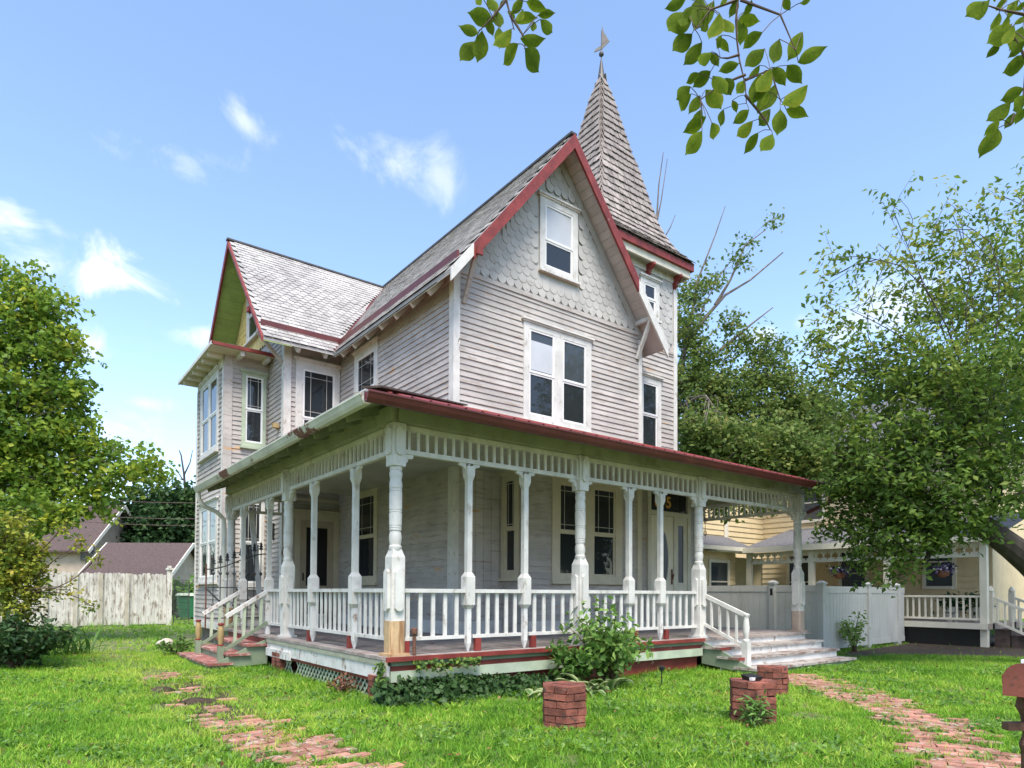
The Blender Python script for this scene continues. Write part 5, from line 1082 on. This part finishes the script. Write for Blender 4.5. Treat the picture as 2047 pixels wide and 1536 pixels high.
for i, (ya, yb) in enumerate(((991, 1000), (1025, 1031), (1037, 1045))):
    A = at(-60, ya-16, 30); B = at(520, yb+4, 34); m_ = (A+B)/2-np.array([0, 0, .25])
    tag(MB().tube(curve_pts(A, B, (0, 0, -.3), 9), .018, 5).build('power_line', 'gravelmat'), ['topmost thin power line crossing behind the maple', 'middle thin power line crossing behind the maple', 'lowest thin power line crossing behind the maple'][i], 'wire', 'power lines over the back yard')

# ================================================================== TREES AND SHRUBS
def plobes(lst, d0, dens=None):
    out = []
    for q in lst:
        px, py, r = q[0], q[1], q[2]; d = q[3] if len(q) > 3 else d0; p = at(px, py, d); rm = r*d/1310*1.0; out.append((p[0], p[1], p[2], rm, rm, rm*.9, q[4] if len(q) > 4 else (dens(px, py) if dens else 1.)))
    return out
def ground_at(px, d): p = at(px, 1190, d); return np.array([p[0], p[1], 0])
tree('maple_tree', 'large yellow green maple tree overhanging the left side yard', ground_at(-40, 15), at(-10, 960, 15), .28,
     plobes([(30, 570, 45), (100, 615, 42), (20, 650, 62), (95, 690, 52), (145, 700, 26), (130, 780, 46), (40, 760, 70), (150, 830, 34), (30, 860, 75), (110, 880, 56), (180, 900, 36), (235, 905, 24), (20, 960, 70), (100, 960, 50), (165, 965, 46), (230, 955, 40), (290, 945, 34, 15.6), (320, 950, 16, 15.6), (50, 1030, 50, 14.4), (120, 1030, 38, 14.6), (190, 1010, 30), (-80, 700, 90), (-90, 900, 110)], 15), 34000, .12, 'leaf_maple', 'bark_grey', 11, elong=1.15, clump=.14, per=24, spray=.5,
     tint_top=lambda C: .28*np.clip(((C-CAM)@AR)/((C-CAM)@AF)*1310/900+1.02, -.3, .4)+.06)  # yellow sunlight on the crown's right side, put into the leaf tint
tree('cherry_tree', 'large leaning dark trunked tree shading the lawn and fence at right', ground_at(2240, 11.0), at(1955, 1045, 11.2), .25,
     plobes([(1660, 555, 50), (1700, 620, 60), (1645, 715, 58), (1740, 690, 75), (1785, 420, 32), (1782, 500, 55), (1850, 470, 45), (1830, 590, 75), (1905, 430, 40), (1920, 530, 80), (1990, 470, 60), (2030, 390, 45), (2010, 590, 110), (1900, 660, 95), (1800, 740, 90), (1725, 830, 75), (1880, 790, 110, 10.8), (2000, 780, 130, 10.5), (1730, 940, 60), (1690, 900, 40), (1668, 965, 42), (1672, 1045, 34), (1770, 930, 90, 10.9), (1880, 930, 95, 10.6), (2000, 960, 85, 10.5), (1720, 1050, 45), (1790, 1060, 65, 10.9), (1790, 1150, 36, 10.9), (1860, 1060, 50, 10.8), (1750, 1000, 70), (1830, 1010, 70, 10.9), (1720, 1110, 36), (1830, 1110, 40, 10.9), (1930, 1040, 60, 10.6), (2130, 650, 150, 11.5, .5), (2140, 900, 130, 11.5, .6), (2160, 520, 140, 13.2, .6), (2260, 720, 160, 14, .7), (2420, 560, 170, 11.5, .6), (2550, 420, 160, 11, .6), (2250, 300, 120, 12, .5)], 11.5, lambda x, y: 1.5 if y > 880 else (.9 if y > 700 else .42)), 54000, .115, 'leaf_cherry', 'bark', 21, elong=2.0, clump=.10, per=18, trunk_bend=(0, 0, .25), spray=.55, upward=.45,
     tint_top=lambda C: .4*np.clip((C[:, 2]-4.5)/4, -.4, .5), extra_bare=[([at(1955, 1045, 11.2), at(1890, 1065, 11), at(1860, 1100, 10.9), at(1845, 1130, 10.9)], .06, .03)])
bt = lambda *pp: [at(px, py, 22) for px, py in pp]
tree('old_tree', 'half bare tree standing behind the tower', ground_at(1330, 22), at(1345, 800, 22), .30,
     plobes([(1385, 590, 26), (1420, 560, 24), (1370, 650, 40), (1400, 720, 42), (1460, 640, 22), (1490, 690, 30), (1380, 780, 60), (1460, 790, 55), (1530, 740, 40), (1545, 690, 26), (1570, 780, 45), (1420, 860, 65), (1510, 850, 65), (1590, 850, 60), (1640, 800, 40), (1640, 890, 60), (1500, 480, 12), (1550, 435, 14), (1480, 520, 18), (1400, 880, 50, 17, 2), (1470, 900, 55, 17, 2), (1550, 910, 55, 17, 2), (1620, 930, 50, 17, 2), (1440, 1010, 26, 16.5, 2), (1520, 1005, 26, 16.5, 2)], 22), 40000, .14, 'leaf_bg', 'bark_grey', 31, elong=1.5, clump=.16, per=18, limb=.5, spray=.6, tint_top=lambda C: .12*np.ones(len(C)),
     extra_bare=[(bt((1345, 780), (1372, 690), (1410, 635), (1450, 590), (1500, 560), (1565, 505)), .13, .02), (bt((1430, 610), (1460, 560), (1490, 490), (1530, 460)), .06, .015), (bt((1370, 700), (1395, 560), (1430, 470), (1450, 412)), .07, .012), (bt((1345, 780), (1330, 560), (1312, 450), (1317, 370), (1326, 305)), .1, .012), (bt((1314, 440), (1322, 400), (1334, 318)), .03, .01), (bt((1325, 480), (1340, 455), (1350, 430)), .03, .01), (bt((1440, 700), (1500, 650), (1545, 615)), .06, .015)])
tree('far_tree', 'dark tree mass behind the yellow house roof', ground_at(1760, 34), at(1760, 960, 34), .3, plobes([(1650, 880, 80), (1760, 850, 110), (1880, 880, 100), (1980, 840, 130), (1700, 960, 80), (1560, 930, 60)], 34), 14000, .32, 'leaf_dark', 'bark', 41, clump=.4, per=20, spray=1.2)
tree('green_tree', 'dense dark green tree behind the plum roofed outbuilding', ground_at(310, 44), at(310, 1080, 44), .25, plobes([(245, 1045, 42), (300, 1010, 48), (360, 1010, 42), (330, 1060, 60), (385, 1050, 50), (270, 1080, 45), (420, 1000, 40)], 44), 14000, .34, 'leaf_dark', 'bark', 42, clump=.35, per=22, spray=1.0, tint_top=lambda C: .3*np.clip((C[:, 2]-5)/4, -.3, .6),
     extra_bare=[([at(372, 1000, 44), at(368, 950, 44), at(362, 910, 44), at(358, 900, 44)], .1, .03), ([at(368, 950, 44), at(380, 925, 44), at(385, 900, 44)], .06, .02), ([at(366, 960, 44), at(350, 935, 44)], .05, .02)])
tree('yellow_shrub', 'yellow green shrub with orange sprays at the left edge in front of the fence', ground_at(10, 10.5), at(15, 1180, 10.5), .05, plobes([(15, 1060, 40), (45, 1100, 42), (10, 1140, 55), (60, 1150, 34), (25, 1210, 45), (80, 1190, 22), (-40, 1120, 70), (130, 1050, 16), (165, 1085, 15), (190, 1120, 12), (140, 1180, 14), (180, 1210, 12)], 10.5), 9000, .075, 'leaf_yellow', 'twig', 43, clump=.06, per=16, limb=.5, spray=.25, cat='shrub', elong=1.7)
def shrub(name, label, base, n, lsize, leaf, spread, height, seed, stems=9, elong=2.0, cat='shrub', tint=(.05, .6), lean=(0, 0), leaf_start=.25, sd=.07):
    g = np.random.default_rng(seed); base = np.array(base, float); t = thing(name, label, cat, tuple(base)); mb = MB(); P = []
    for k in range(stems):
        a = g.uniform(0, 2*math.pi); r = spread*math.sqrt(g.uniform(.02, 1)); tip = base+np.array([r*math.cos(a)+lean[0], r*math.sin(a)+lean[1], height*g.uniform(.55, 1.0)*(1-.35*(r/spread)**2)])
        pts = curve_pts(base+g.normal(0, .03, 3)*(1, 1, 0), tip, (0, 0, .1*height), 7); mb.tube(pts, list(np.linspace(.012, .004, 7)), 5)
        for j in range(n//stems):
            f = g.uniform(leaf_start, 1.0)*6; i = min(5, int(f)); p = pts[i]+(pts[i+1]-pts[i])*(f-i); P.append(p+g.normal(size=3)*sd)
    mb.build('stems', 'twig', t); leaf_object('foliage', np.array(P), lsize, leaf, t, elong, .25, g.uniform(*tint, len(P)), seed=seed, kind='stuff'); return t
shrub('leafy_shrub', 'tall bright green leafy shrub against the front porch railing', (2.75, -.62, 0), 1150, .105, 'leaf_shrub', .62, 1.2, 71, 24, 1.7, tint=(.1, .75))
shrub('leafy_shrub', 'low dark green leafy growth at the foot of the porch, left of the tall shrub', (2.25, -.45, 0), 380, .11, 'leaf_shrub', .35, .75, 72, 10, 1.6, tint=(0, .35))
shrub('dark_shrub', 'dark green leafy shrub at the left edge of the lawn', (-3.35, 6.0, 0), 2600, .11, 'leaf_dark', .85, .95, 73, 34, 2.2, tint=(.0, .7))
shrub('small_sapling', 'small bright green sapling against the vinyl fence', (10.75, .02, 0), 420, .09, 'leaf_shrub', .28, .95, 74, 8, 2.0, tint=(.4, 1.0))
shrub('fern_weed', 'feathery green weed against the brick pier with the lamp', (1.98, -3.24, 0), 240, .08, 'leaf_shrub', .17, .32, 75, 9, 3.5, cat='weed', tint=(.0, .5), sd=.03)
shrub('dead_plant', 'brown dried plant at the foot of the porch lattice', (-.32, .75, 0), 170, .05, 'leaf_brown', .2, .26, 76, 8, 1.6, cat='plant', tint=(.1, .9), sd=.04)
shrub('back_hedge', 'bright green hedge beyond the trash bin', (3.6, 29, 0), 1800, .3, 'leaf_shrub', 2.2, 1.9, 77, 24, 1.4, cat='hedge', tint=(.0, .6), sd=.2)
shrub('weed_clump', 'weedy green clump growing along the left porch steps', (-.95, 6.9, 0), 420, .07, 'leaf_shrub', .35, .4, 78, 14, 1.8, cat='weed', tint=(.0, .5), sd=.05)
# hosta: big variegated leaves, each its own piece
def blade_leaf(mb_len, w, nseg=5, arch=.5):
    V = []; F_ = []
    for i in range(nseg+1):
        s = i/nseg; ww = w*math.sin(math.pi*min(1, s*.92+.06))**.8*(1 if i < nseg else 0); y = mb_len*s*(1-.15*arch*s); z = mb_len*arch*(s-s*s*1.35)
        V += [(-ww/2, y, z+ww*.18), (0, y, z), (ww/2, y, z+ww*.18)]
    for i in range(nseg):
        for k in (0, 1): F_.append((3*i+k, 3*i+k+1, 3*i+3+k+1, 3*i+3+k))
    return V, F_
def ovate(L, w, arch, seed):
    g = random.Random(seed); prof_ = [.04, .40, .68, .87, .97, 1.0, .96, .86, .68, .42, .15, 0]; V = []; F_ = []; n = len(prof_)-1; ph = g.uniform(0, 6); bend = g.uniform(-.12, .12)
    for i, k in enumerate(prof_):
        s_ = i/n; ww = w*k; x0 = bend*math.sin(s_*2.6)*.6; z = arch*(s_-s_*s_*1.3)+.012*math.sin(9*s_+ph)
        V += [(x0-ww/2*g.uniform(.96, 1.02), s_*L, z+ww*.16+.015*math.sin(7*s_+ph)), (x0, s_*L, z), (x0+ww/2*g.uniform(.96, 1.02), s_*L, z+ww*.16-.015*math.sin(8*s_+ph))]
    for i in range(n):
        for q in (0, 1): F_.append((3*i+q, 3*i+q+1, 3*i+4+q, 3*i+3+q))
    return V, F_
def leaf_me(name, L, w, arch, m, tints=(.4, .6, .4), nseg=5, ov=None):
    V, F_ = ovate(L, w, arch, ov) if ov is not None else blade_leaf(L, w, nseg, arch); me = bpy.data.meshes.new(name); me.from_pydata(V, [], F_); a_ = me.attributes.new('tint', 'FLOAT', 'POINT')
    a_.data.foreach_set('value', [tints[i % 3] for i in range(len(V))]); me.materials.append(MATS[m]); me.polygons.foreach_set('use_smooth', [True]*len(me.polygons)); return me
hos = [leaf_me('leaf', .30, .13, .5, 'leaf_hosta', (.95, .25, .95)), leaf_me('leaf', .25, .11, .7, 'leaf_hosta', (.9, .2, .9))]
ht = thing('hosta', 'variegated cream edged hosta below the tall shrub', 'plant', (2.05, -.95, 0))
for k in range(46):
    c = (2.05+random.gauss(0, .28), -.90+random.gauss(0, .10), .02)
    piece('leaf', random.choice(hos), Matrix.Translation(c)@Matrix.Rotation(random.uniform(0, 6.28), 4, 'Z')@Matrix.Rotation(random.uniform(.1, .9), 4, 'X')@Matrix.Scale(random.uniform(.7, 1.15), 4), ht)
iri = [leaf_me('leaf', .62, .045, .35, 'leaf_shrub', (.15, .05, .2)), leaf_me('leaf', .48, .05, .5, 'leaf_shrub', (.3, .1, .3))]
yt = thing('yucca_clump', 'clump of long sword leaves on the left lawn', 'plant', (-2.5, 8.15, 0))
for k in range(60):
    piece('leaf', random.choice(iri), Matrix.Translation((-2.5+random.gauss(0, .22), 8.15+random.gauss(0, .16), 0))@Matrix.Rotation(random.uniform(0, 6.28), 4, 'Z')@Matrix.Rotation(random.uniform(.3, 1.35), 4, 'X')@Matrix.Scale(random.uniform(.7, 1.2), 4), yt)
# ivy
iv = thing('ivy', 'dark ivy spreading along the foot of the front porch skirt', 'ivy', (1, -.3, 0)); g = np.random.default_rng(81); P = []
for k in range(2300):
    x = g.uniform(-.35, 2.3); h = .30*(1-.45*np.clip(x/2.3, 0, 1))*(1 if x > -.1 else .8); y = -.16-abs(g.normal(0, .16)); z = h*g.uniform(.1, 1)*np.clip(1-(abs(y)-.16)/.45, .15, 1); P.append((x, y, z+.02))
leaf_object('foliage', P, .075, 'leaf_ivy', iv, 1.05, .2, g.uniform(0, .42, len(P)), up=.2, seed=82, kind='stuff', flat=np.array([0, -.7, -.3]))
P = []
for k in range(150):
    x = g.uniform(.12, 1.0); P.append((x, -.21-g.uniform(0, .03), .46-abs(g.normal(0, .05))-(.09 if .45 < x < .62 else 0)*g.uniform(0, 1.2)))
for k in range(130): P.append((-.19-g.uniform(0, .05), -.12+g.uniform(-.1, .12), g.uniform(.05, .46)))
leaf_object('climbing_shoots', P, .06, 'leaf_ivy', iv, 1.05, .3, g.uniform(.3, 1.0, len(P)), up=.1, seed=83, kind='stuff', flat=np.array([-.3, -.5, -.4]))
# distant belt of trees all round, one mass
g = np.random.default_rng(91); P = []; T = []
for k in range(620):
    a = g.uniform(0, 2*math.pi); r = g.uniform(75, 100); hi = not (-.15 < a < 2.0 or a > 6.1); c = np.array([4+r*math.cos(a), 8+r*math.sin(a), g.uniform(1, 20 if hi else 5)]); m_ = 60
    P.append(c+g.normal(size=(m_, 3))*np.array([2.4, 2.4, 1.7])); T += list(np.full(m_, g.uniform(0, .6)))
P = np.concatenate(P); P[:, 2] = np.abs(P[:, 2]); o = leaf_object('distant_woods', P, 1.1, 'leaf_dark', None, 1.3, .3, T, seed=92); tag(o, 'far off belt of trees round the neighbourhood', 'woods', kind='stuff')

# ================================================================== BRANCHES HANGING ABOVE THE CAMERA
LV = [leaf_me('leaf', 1.0, .47, a_, 'leaf_branch', t_, ov=k_) for k_, (t_, a_) in enumerate((((.35, .12, .4), .1), ((.55, .25, .6), -.05), ((.75, .4, .85), .18), ((.25, .02, .3), .02), ((.5, .3, .35), .25), ((.65, .25, .6), -.12), ((.4, .15, .5), .08)))]
def branch(name, label, ox, oy, sc, leaves, stems, depth):
    c = at(ox, max(-200, oy), depth); t = thing(name, label, 'branch', tuple(c), 'leafy branches hanging into the top of the view'); mb = MB(); rr = random.Random(int(ox))
    for st_ in stems: mb.tube([at(x, y, depth) for x, y in st_], list(np.linspace(.006, .002, len(st_))), 5)
    for (bx1, by1, tx, ty) in leaves:
        d1 = depth+rr.uniform(-.16, .16); d2 = d1+rr.uniform(-.03, .03); A = at(ox+bx1*sc, oy+by1*sc, d1); B = at(ox+tx*sc, oy+ty*sc, d2); y = B-A; L = np.linalg.norm(y); yh = y/L
        v = (A-CAM)/np.linalg.norm(A-CAM); x = np.cross(yh, v); x /= np.linalg.norm(x); z = np.cross(x, yh); tl = rr.uniform(-.6, .6); x2 = x*math.cos(tl)+z*math.sin(tl); z2 = np.cross(x2, yh); wf = rr.uniform(.9, 1.25)
        piece('leaf', rr.choice(LV), basis(A, x2*L*wf, yh*L, z2*L), t)
        sgm = min(stems, key=lambda q: min((x_-(ox+bx1*sc))**2+(y_-(oy+by1*sc))**2 for x_, y_ in q)); q = min(sgm, key=lambda p_: (p_[0]-(ox+bx1*sc))**2+(p_[1]-(oy+by1*sc))**2)
        mb.tube([A, at((q[0]+ox+bx1*sc)/2, (q[1]+oy+by1*sc)/2-3, (d1+depth)/2), at(q[0], q[1], depth)], .0016, 4)
    mb.build('twig', 'twig', t)
LA = [(275, 110, 135, 75), (195, 170, 90, 140), (180, 210, 98, 315), (215, 160, 185, 325), (365, 150, 262, 235), (400, 225, 315, 328), (430, 250, 507, 375), (412, 200, 540, 195), (380, 110, 500, 95), (510, 100, 583, 168), (500, 80, 592, 70), (440, 10, 550, 45), (480, 110, 475, 165), (285, 50, 310, 145), (425, 0, 360, 70), (240, -10, 290, 65), (345, 60, 385, 100), (210, -20, 178, 24), (300, 140, 300, 252), (240, 100, 270, 190), (425, 50, 385, 110), (330, 0, 300, 40)]
branch('hanging_branch', 'leafy twig cluster hanging in at the top centre, left of the spire', 880, 0, .3906, LA, [[(1010, -40), (1012, 0), (1020, 30), (1028, 60)], [(1012, 0), (985, 35), (960, 60)], [(1020, 30), (1045, 70), (1050, 95)]], 2.6)
LB = [(1290, 60, 1165, 180), (1400, 0, 1300, 170), (1290, 170, 1185, 265), (1340, 220, 1240, 335), (1430, 70, 1365, 210), (1440, 95, 1498, 178), (1530, 110, 1640, 110), (1650, 165, 1545, 260), (1410, 200, 1480, 272), (1390, 265, 1325, 345), (1380, 270, 1425, 347), (1530, 325, 1420, 375), (1660, 248, 1555, 345), (1735, 200, 1705, 330), (1855, 165, 1775, 310), (1832, 320, 1985, 240), (1635, 335, 1570, 412), (1695, 355, 1605, 475), (1700, 345, 1765, 445), (1775, 335, 1850, 435), (1880, 437, 1735, 540), (1770, 560, 1887, 600), (1710, 430, 1620, 590), (1740, 560, 1720, 695), (1690, 560, 1625, 645), (1600, 620, 1508, 700), (1628, 680, 1552, 790), (1700, 685, 1635, 775), (1580, 565, 1495, 632), (1495, 515, 1515, 582), (1555, 410, 1515, 480), (1460, 400, 1490, 492), (1395, 390, 1465, 490), (1360, 460, 1435, 570), (1325, 375, 1255, 425), (1385, 365, 1290, 450), (1280, 445, 1203, 510), (1285, 480, 1228, 580), (1330, 490, 1268, 582), (1340, 560, 1290, 645), (1360, 600, 1240, 677), (1340, 670, 1250, 793), (1390, 628, 1395, 725), (1450, 560, 1430, 652), (1260, -10, 1145, 45), (1330, -20, 1310, 155), (1520, -10, 1475, 95), (1595, 0, 1560, 95), (1760, -20, 1795, 55), (1900, -10, 1838, 18), (1260, 50, 1225, 140), (1470, -20, 1430, 30), (1560, 60, 1530, 190), (1440, 180, 1415, 250), (1350, 130, 1340, 60), (1370, 90, 1330, 160), (1290, 30, 1235, 100), (1550, 120, 1530, 240), (1680, 470, 1630, 560), (1640, 380, 1590, 540)]
branch('hanging_branch', 'large leafy branch hanging in at the top right of the spire', 880, 0, .3906, LB, [[(1490, -60), (1475, 0), (1471, 40), (1473, 80), (1478, 120), (1490, 170), (1492, 207)], [(1478, 110), (1455, 117), (1440, 116)], [(1475, 0), (1420, 20), (1390, 60)], [(1490, 150), (1440, 170), (1400, 200)], [(1490, 160), (1540, 140), (1560, 200)], [(1480, 0), (1560, 30), (1590, 100)], [(1490, 190), (1530, 240), (1540, 260)]], 2.7)
LC = [(750, 30, 605, 145), (830, 0, 640, 190), (995, 10, 875, 75), (920, 120, 825, 300), (1000, 150, 930, 300), (1060, 30, 990, 190), (920, 390, 790, 545), (1040, 220, 800, 400), (1060, 240, 930, 430), (1140, 250, 1000, 480), (1170, 380, 990, 545), (1190, 530, 950, 675), (1145, 830, 930, 930), (1025, 955, 785, 1130), (920, 1110, 765, 1270), (905, 1195, 720, 1465), (1060, 1050, 960, 1205), (1180, 890, 1035, 1030), (1160, 1000, 1070, 1170), (1100, 0, 970, 110), (1170, 150, 1050, 230), (1180, 20, 1060, 100), (1000, 250, 900, 360), (870, -20, 880, 25)]
branch('hanging_branch', 'leafy branch hanging down at the top right corner', 1800, 0, .2148, LC, [[(2070, -40), (2050, 30), (2052, 120), (2045, 200), (2020, 250)], [(2050, 30), (2000, 20), (1970, 10)], [(2052, 120), (2020, 60)]], 2.5)

# ================================================================== GRASS
def in_poly(x, y, poly):
    c = np.zeros(len(x), bool); n = len(poly)
    for i in range(n):
        (x1, y1), (x2, y2) = poly[i], poly[(i+1) % n]; k = ((y1 > y) != (y2 > y)) & (x < (x2-x1)*(y-y1)/(y2-y1+1e-12)+x1); c ^= k
    return c
def pn(x, y, s, o=0): return (np.sin(x*s+1.3+o)*np.cos(y*s*1.17-.7+o)+.6*np.sin(x*s*2.3+y*s*1.9+2+o)+.4*np.cos(x*s*4.1-y*s*3.7+o))/2
def keep_mask(x, y, g):
    n = len(x); prob = np.ones(n)
    prob[(x > -.14) & (y > -.1) & (x < 9.0) & (y < 13.2)] = 0; prob[(x > -.98) & (x < -.1) & (y > 4.15) & (y < 6.42)] = 0; prob[(x > 5.38) & (x < 8.45) & (y > -1.08) & (y < 0)] = 0
    for cx, cy, r in ((.56, -2.21, .17), (2.2, -3.05, .18), (4.0, -2.17, .165)): prob[(x-cx)**2+(y-cy)**2 < r*r] = 0
    for Q, k in ((PA, .045), (PB, .09)):
        m = np.zeros(n, bool)
        for i in range(0, n, 20000): m[i:i+20000] = (((x[i:i+20000, None]-Q[None, :, 0])**2+(y[i:i+20000, None]-Q[None, :, 1])**2).min(1) < .095**2)
        tuft = pn(x, y, 7.0) > .42
        prob[m] = np.where(tuft[m], .75, k)
    prob[in_poly(x, y, sp)] = .03
    lane = np.exp(-((x+1.75-.15*np.sin(y*.6))/.38)**2)*((y > -.6) & (y < 11)); prob *= 1-.8*lane*(pn(x, y, 3.1, 2) > -.35)
    prob *= 1-.75*np.clip((pn(x, y, 1.9, 11)-.52)*5, 0, 1)
    prob *= np.clip(1.0+.55*pn(x, y, 2.2, 5), .35, 1)
    prob[y > 19.0] *= (x[y > 19.0] > 1.1)
    return g.uniform(size=n) < prob
def blades(name, d0, d1, n, hgt, wid, seg, seed):
    g = np.random.default_rng(seed); d = np.sqrt(g.uniform(d0*d0, d1*d1, n)); px = g.uniform(-900, 2950, n)
    k = np.ceil(n/7).astype(int)            # tufts of about seven blades
    dd = np.repeat(d[:k], 7)[:n]; pp = np.repeat(px[:k], 7)[:n]
    r = (pp-1023.5)/1310.56; X = CAM[0]+dd*(AF[0]+AR[0]*r)+g.normal(0, .03, n); Y = CAM[1]+dd*(AF[1]+AR[1]*r)+g.normal(0, .03, n)
    m = keep_mask(X, Y, g); X, Y = X[m], Y[m]; n = len(X)
    edge = np.clip(1-np.minimum(np.abs(X+.2)*(Y > -.3)+9*(Y <= -.3), np.abs(Y+.2)*(X > -.3)+9*(X <= -.3))/.5, 0, 1)
    H = hgt*g.uniform(.45, 1.3, n)*(1+.35*pn(X, Y, 1.6, 9))*(1+.8*edge*(g.uniform(size=n) < .4)); H *= np.where(np.abs(Y-18.9) < .35, 2.6, 1)
    W = wid*g.uniform(.6, 1.4, n); a = g.uniform(0, 2*math.pi, n); ln = g.uniform(.3, 1.6, n); dx, dy = np.cos(a), np.sin(a); sx, sy = -dy, dx
    lv = [0, .5, 1] if seg == 2 else [0, 1]; rows = []
    for t in lv:
        off = ln*H*t**1.8; z = H*t*(1-.28*ln*t); w = W*(1-t*.92)
        if t < 1: rows += [np.stack([X+dx*off-sx*w/2, Y+dy*off-sy*w/2, z], 1), np.stack([X+dx*off+sx*w/2, Y+dy*off+sy*w/2, z], 1)]
        else: rows += [np.stack([X+dx*off, Y+dy*off, z], 1)]
    nv = len(rows); V = np.stack(rows, 1); F_ = np.array([[0, 1, 2]] if seg == 1 else [[0, 1, 3], [0, 3, 2], [2, 3, 4]])
    idx = (np.arange(n)*nv)[:, None, None]+F_[None]; nt_ = n*len(F_)
    me = bpy.data.meshes.new(name); me.vertices.add(n*nv); me.vertices.foreach_set('co', V.ravel()); me.loops.add(nt_*3); me.loops.foreach_set('vertex_index', idx.ravel().astype(np.int32)); me.polygons.add(nt_); me.polygons.foreach_set('loop_start', np.arange(nt_, dtype=np.int32)*3); me.update(calc_edges=True)
    lane = np.exp(-((X+1.75-.15*np.sin(Y*.6))/.8)**2)*((Y > -1.5) & (Y < 12)); t = np.clip(.30*lane-.2*edge+.46+.24*pn(X, Y, .9, 3)+.22*pn(X, Y, 4.3, 1)+.16*pn(X, Y, 11, 7)+g.normal(0, .2, n), 0, 1); a_ = me.attributes.new('tint', 'FLOAT', 'POINT'); a_.data.foreach_set('value', np.repeat(t, nv).astype(np.float32)); me.materials.append(MATS['grass'])  # darker tint along the porch foot: shade put into the blade colour
    return me
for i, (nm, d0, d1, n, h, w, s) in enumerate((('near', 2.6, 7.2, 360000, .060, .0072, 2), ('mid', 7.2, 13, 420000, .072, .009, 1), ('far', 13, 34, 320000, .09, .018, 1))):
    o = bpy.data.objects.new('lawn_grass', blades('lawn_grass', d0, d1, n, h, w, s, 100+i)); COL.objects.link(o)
    tag(o, ['short bright lawn grass in the foreground', 'lawn grass round the porch and piers', 'lawn grass of the side yard towards the fence'][i], 'grass', kind='stuff')
g = np.random.default_rng(120); n = 9000; d = np.sqrt(g.uniform(3.6**2, 11**2, n)); r = (g.uniform(-100, 2150, n)-1023.5)/1310.56
X = CAM[0]+d*(AF[0]+AR[0]*r); Y = CAM[1]+d*(AF[1]+AR[1]*r); m = keep_mask(X, Y, g) & (pn(X, Y, 1.4, 6) > .1); X, Y = X[m], Y[m]
X = np.repeat(X, 3)+g.normal(0, .03, len(X)*3); Y = np.repeat(Y, 3)+g.normal(0, .03, len(Y)*3)
o = leaf_object('lawn_weeds', np.stack([X, Y, g.uniform(.02, .07, len(X))], 1), .05, 'leaf_shrub', None, 1.8, 0, g.uniform(.0, .6, len(X)), up=1.5, seed=121); tag(o, 'broad leaved weeds scattered through the lawn', 'weeds', kind='stuff')
# fallen leaves and crumbs of dry grass
g = np.random.default_rng(130); n = 900; d = np.sqrt(g.uniform(3.6**2, 12**2, n)); r = (g.uniform(-100, 2150, n)-1023.5)/1310.56
X = CAM[0]+d*(AF[0]+AR[0]*r); Y = CAM[1]+d*(AF[1]+AR[1]*r); m = ~((X > -.14) & (Y > -.1) & (X < 9) & (Y < 13)) & ~((X > 5.3) & (X < 8.6) & (Y > -1.15) & (Y < 0)) & ~((X > -1.1) & (X < 0) & (Y > 4) & (Y < 6.5)); X, Y = X[m], Y[m]
o = leaf_object('fallen_leaves', np.stack([X, Y, g.uniform(.02, .05, len(X))], 1), .045, 'leaf_brown', None, 1.6, 0, g.uniform(.1, 1, len(X)), up=2, seed=131); tag(o, 'dry brown leaves scattered over the lawn and path', 'leaves', kind='stuff')

# coarse crabgrass rosettes in the near lawn
g = np.random.default_rng(140); n = 2600; d = np.sqrt(g.uniform(3.6**2, 10**2, n)); r = (g.uniform(-100, 2150, n)-1023.5)/1310.56
X = CAM[0]+d*(AF[0]+AR[0]*r); Y = CAM[1]+d*(AF[1]+AR[1]*r); m = keep_mask(X, Y, g) & (pn(X, Y, 1.1, 15) > -.35); X, Y = X[m], Y[m]; k = 9; X = np.repeat(X, k); Y = np.repeat(Y, k); T = np.repeat(g.uniform(.25, .95, len(X)//k), k); a = g.uniform(0, 6.283, len(X))
dirs = np.stack([np.cos(a), np.sin(a), g.uniform(.25, 1.3, len(X))], 1)
o = leaf_object('crabgrass', np.stack([X, Y, np.full(len(X), .005)], 1), .09, 'grass', None, 9.0, 0, T, up=1.2, seed=141, flat=dirs*2.2); tag(o, 'coarse crabgrass tufts standing out of the lawn', 'grass', kind='stuff')
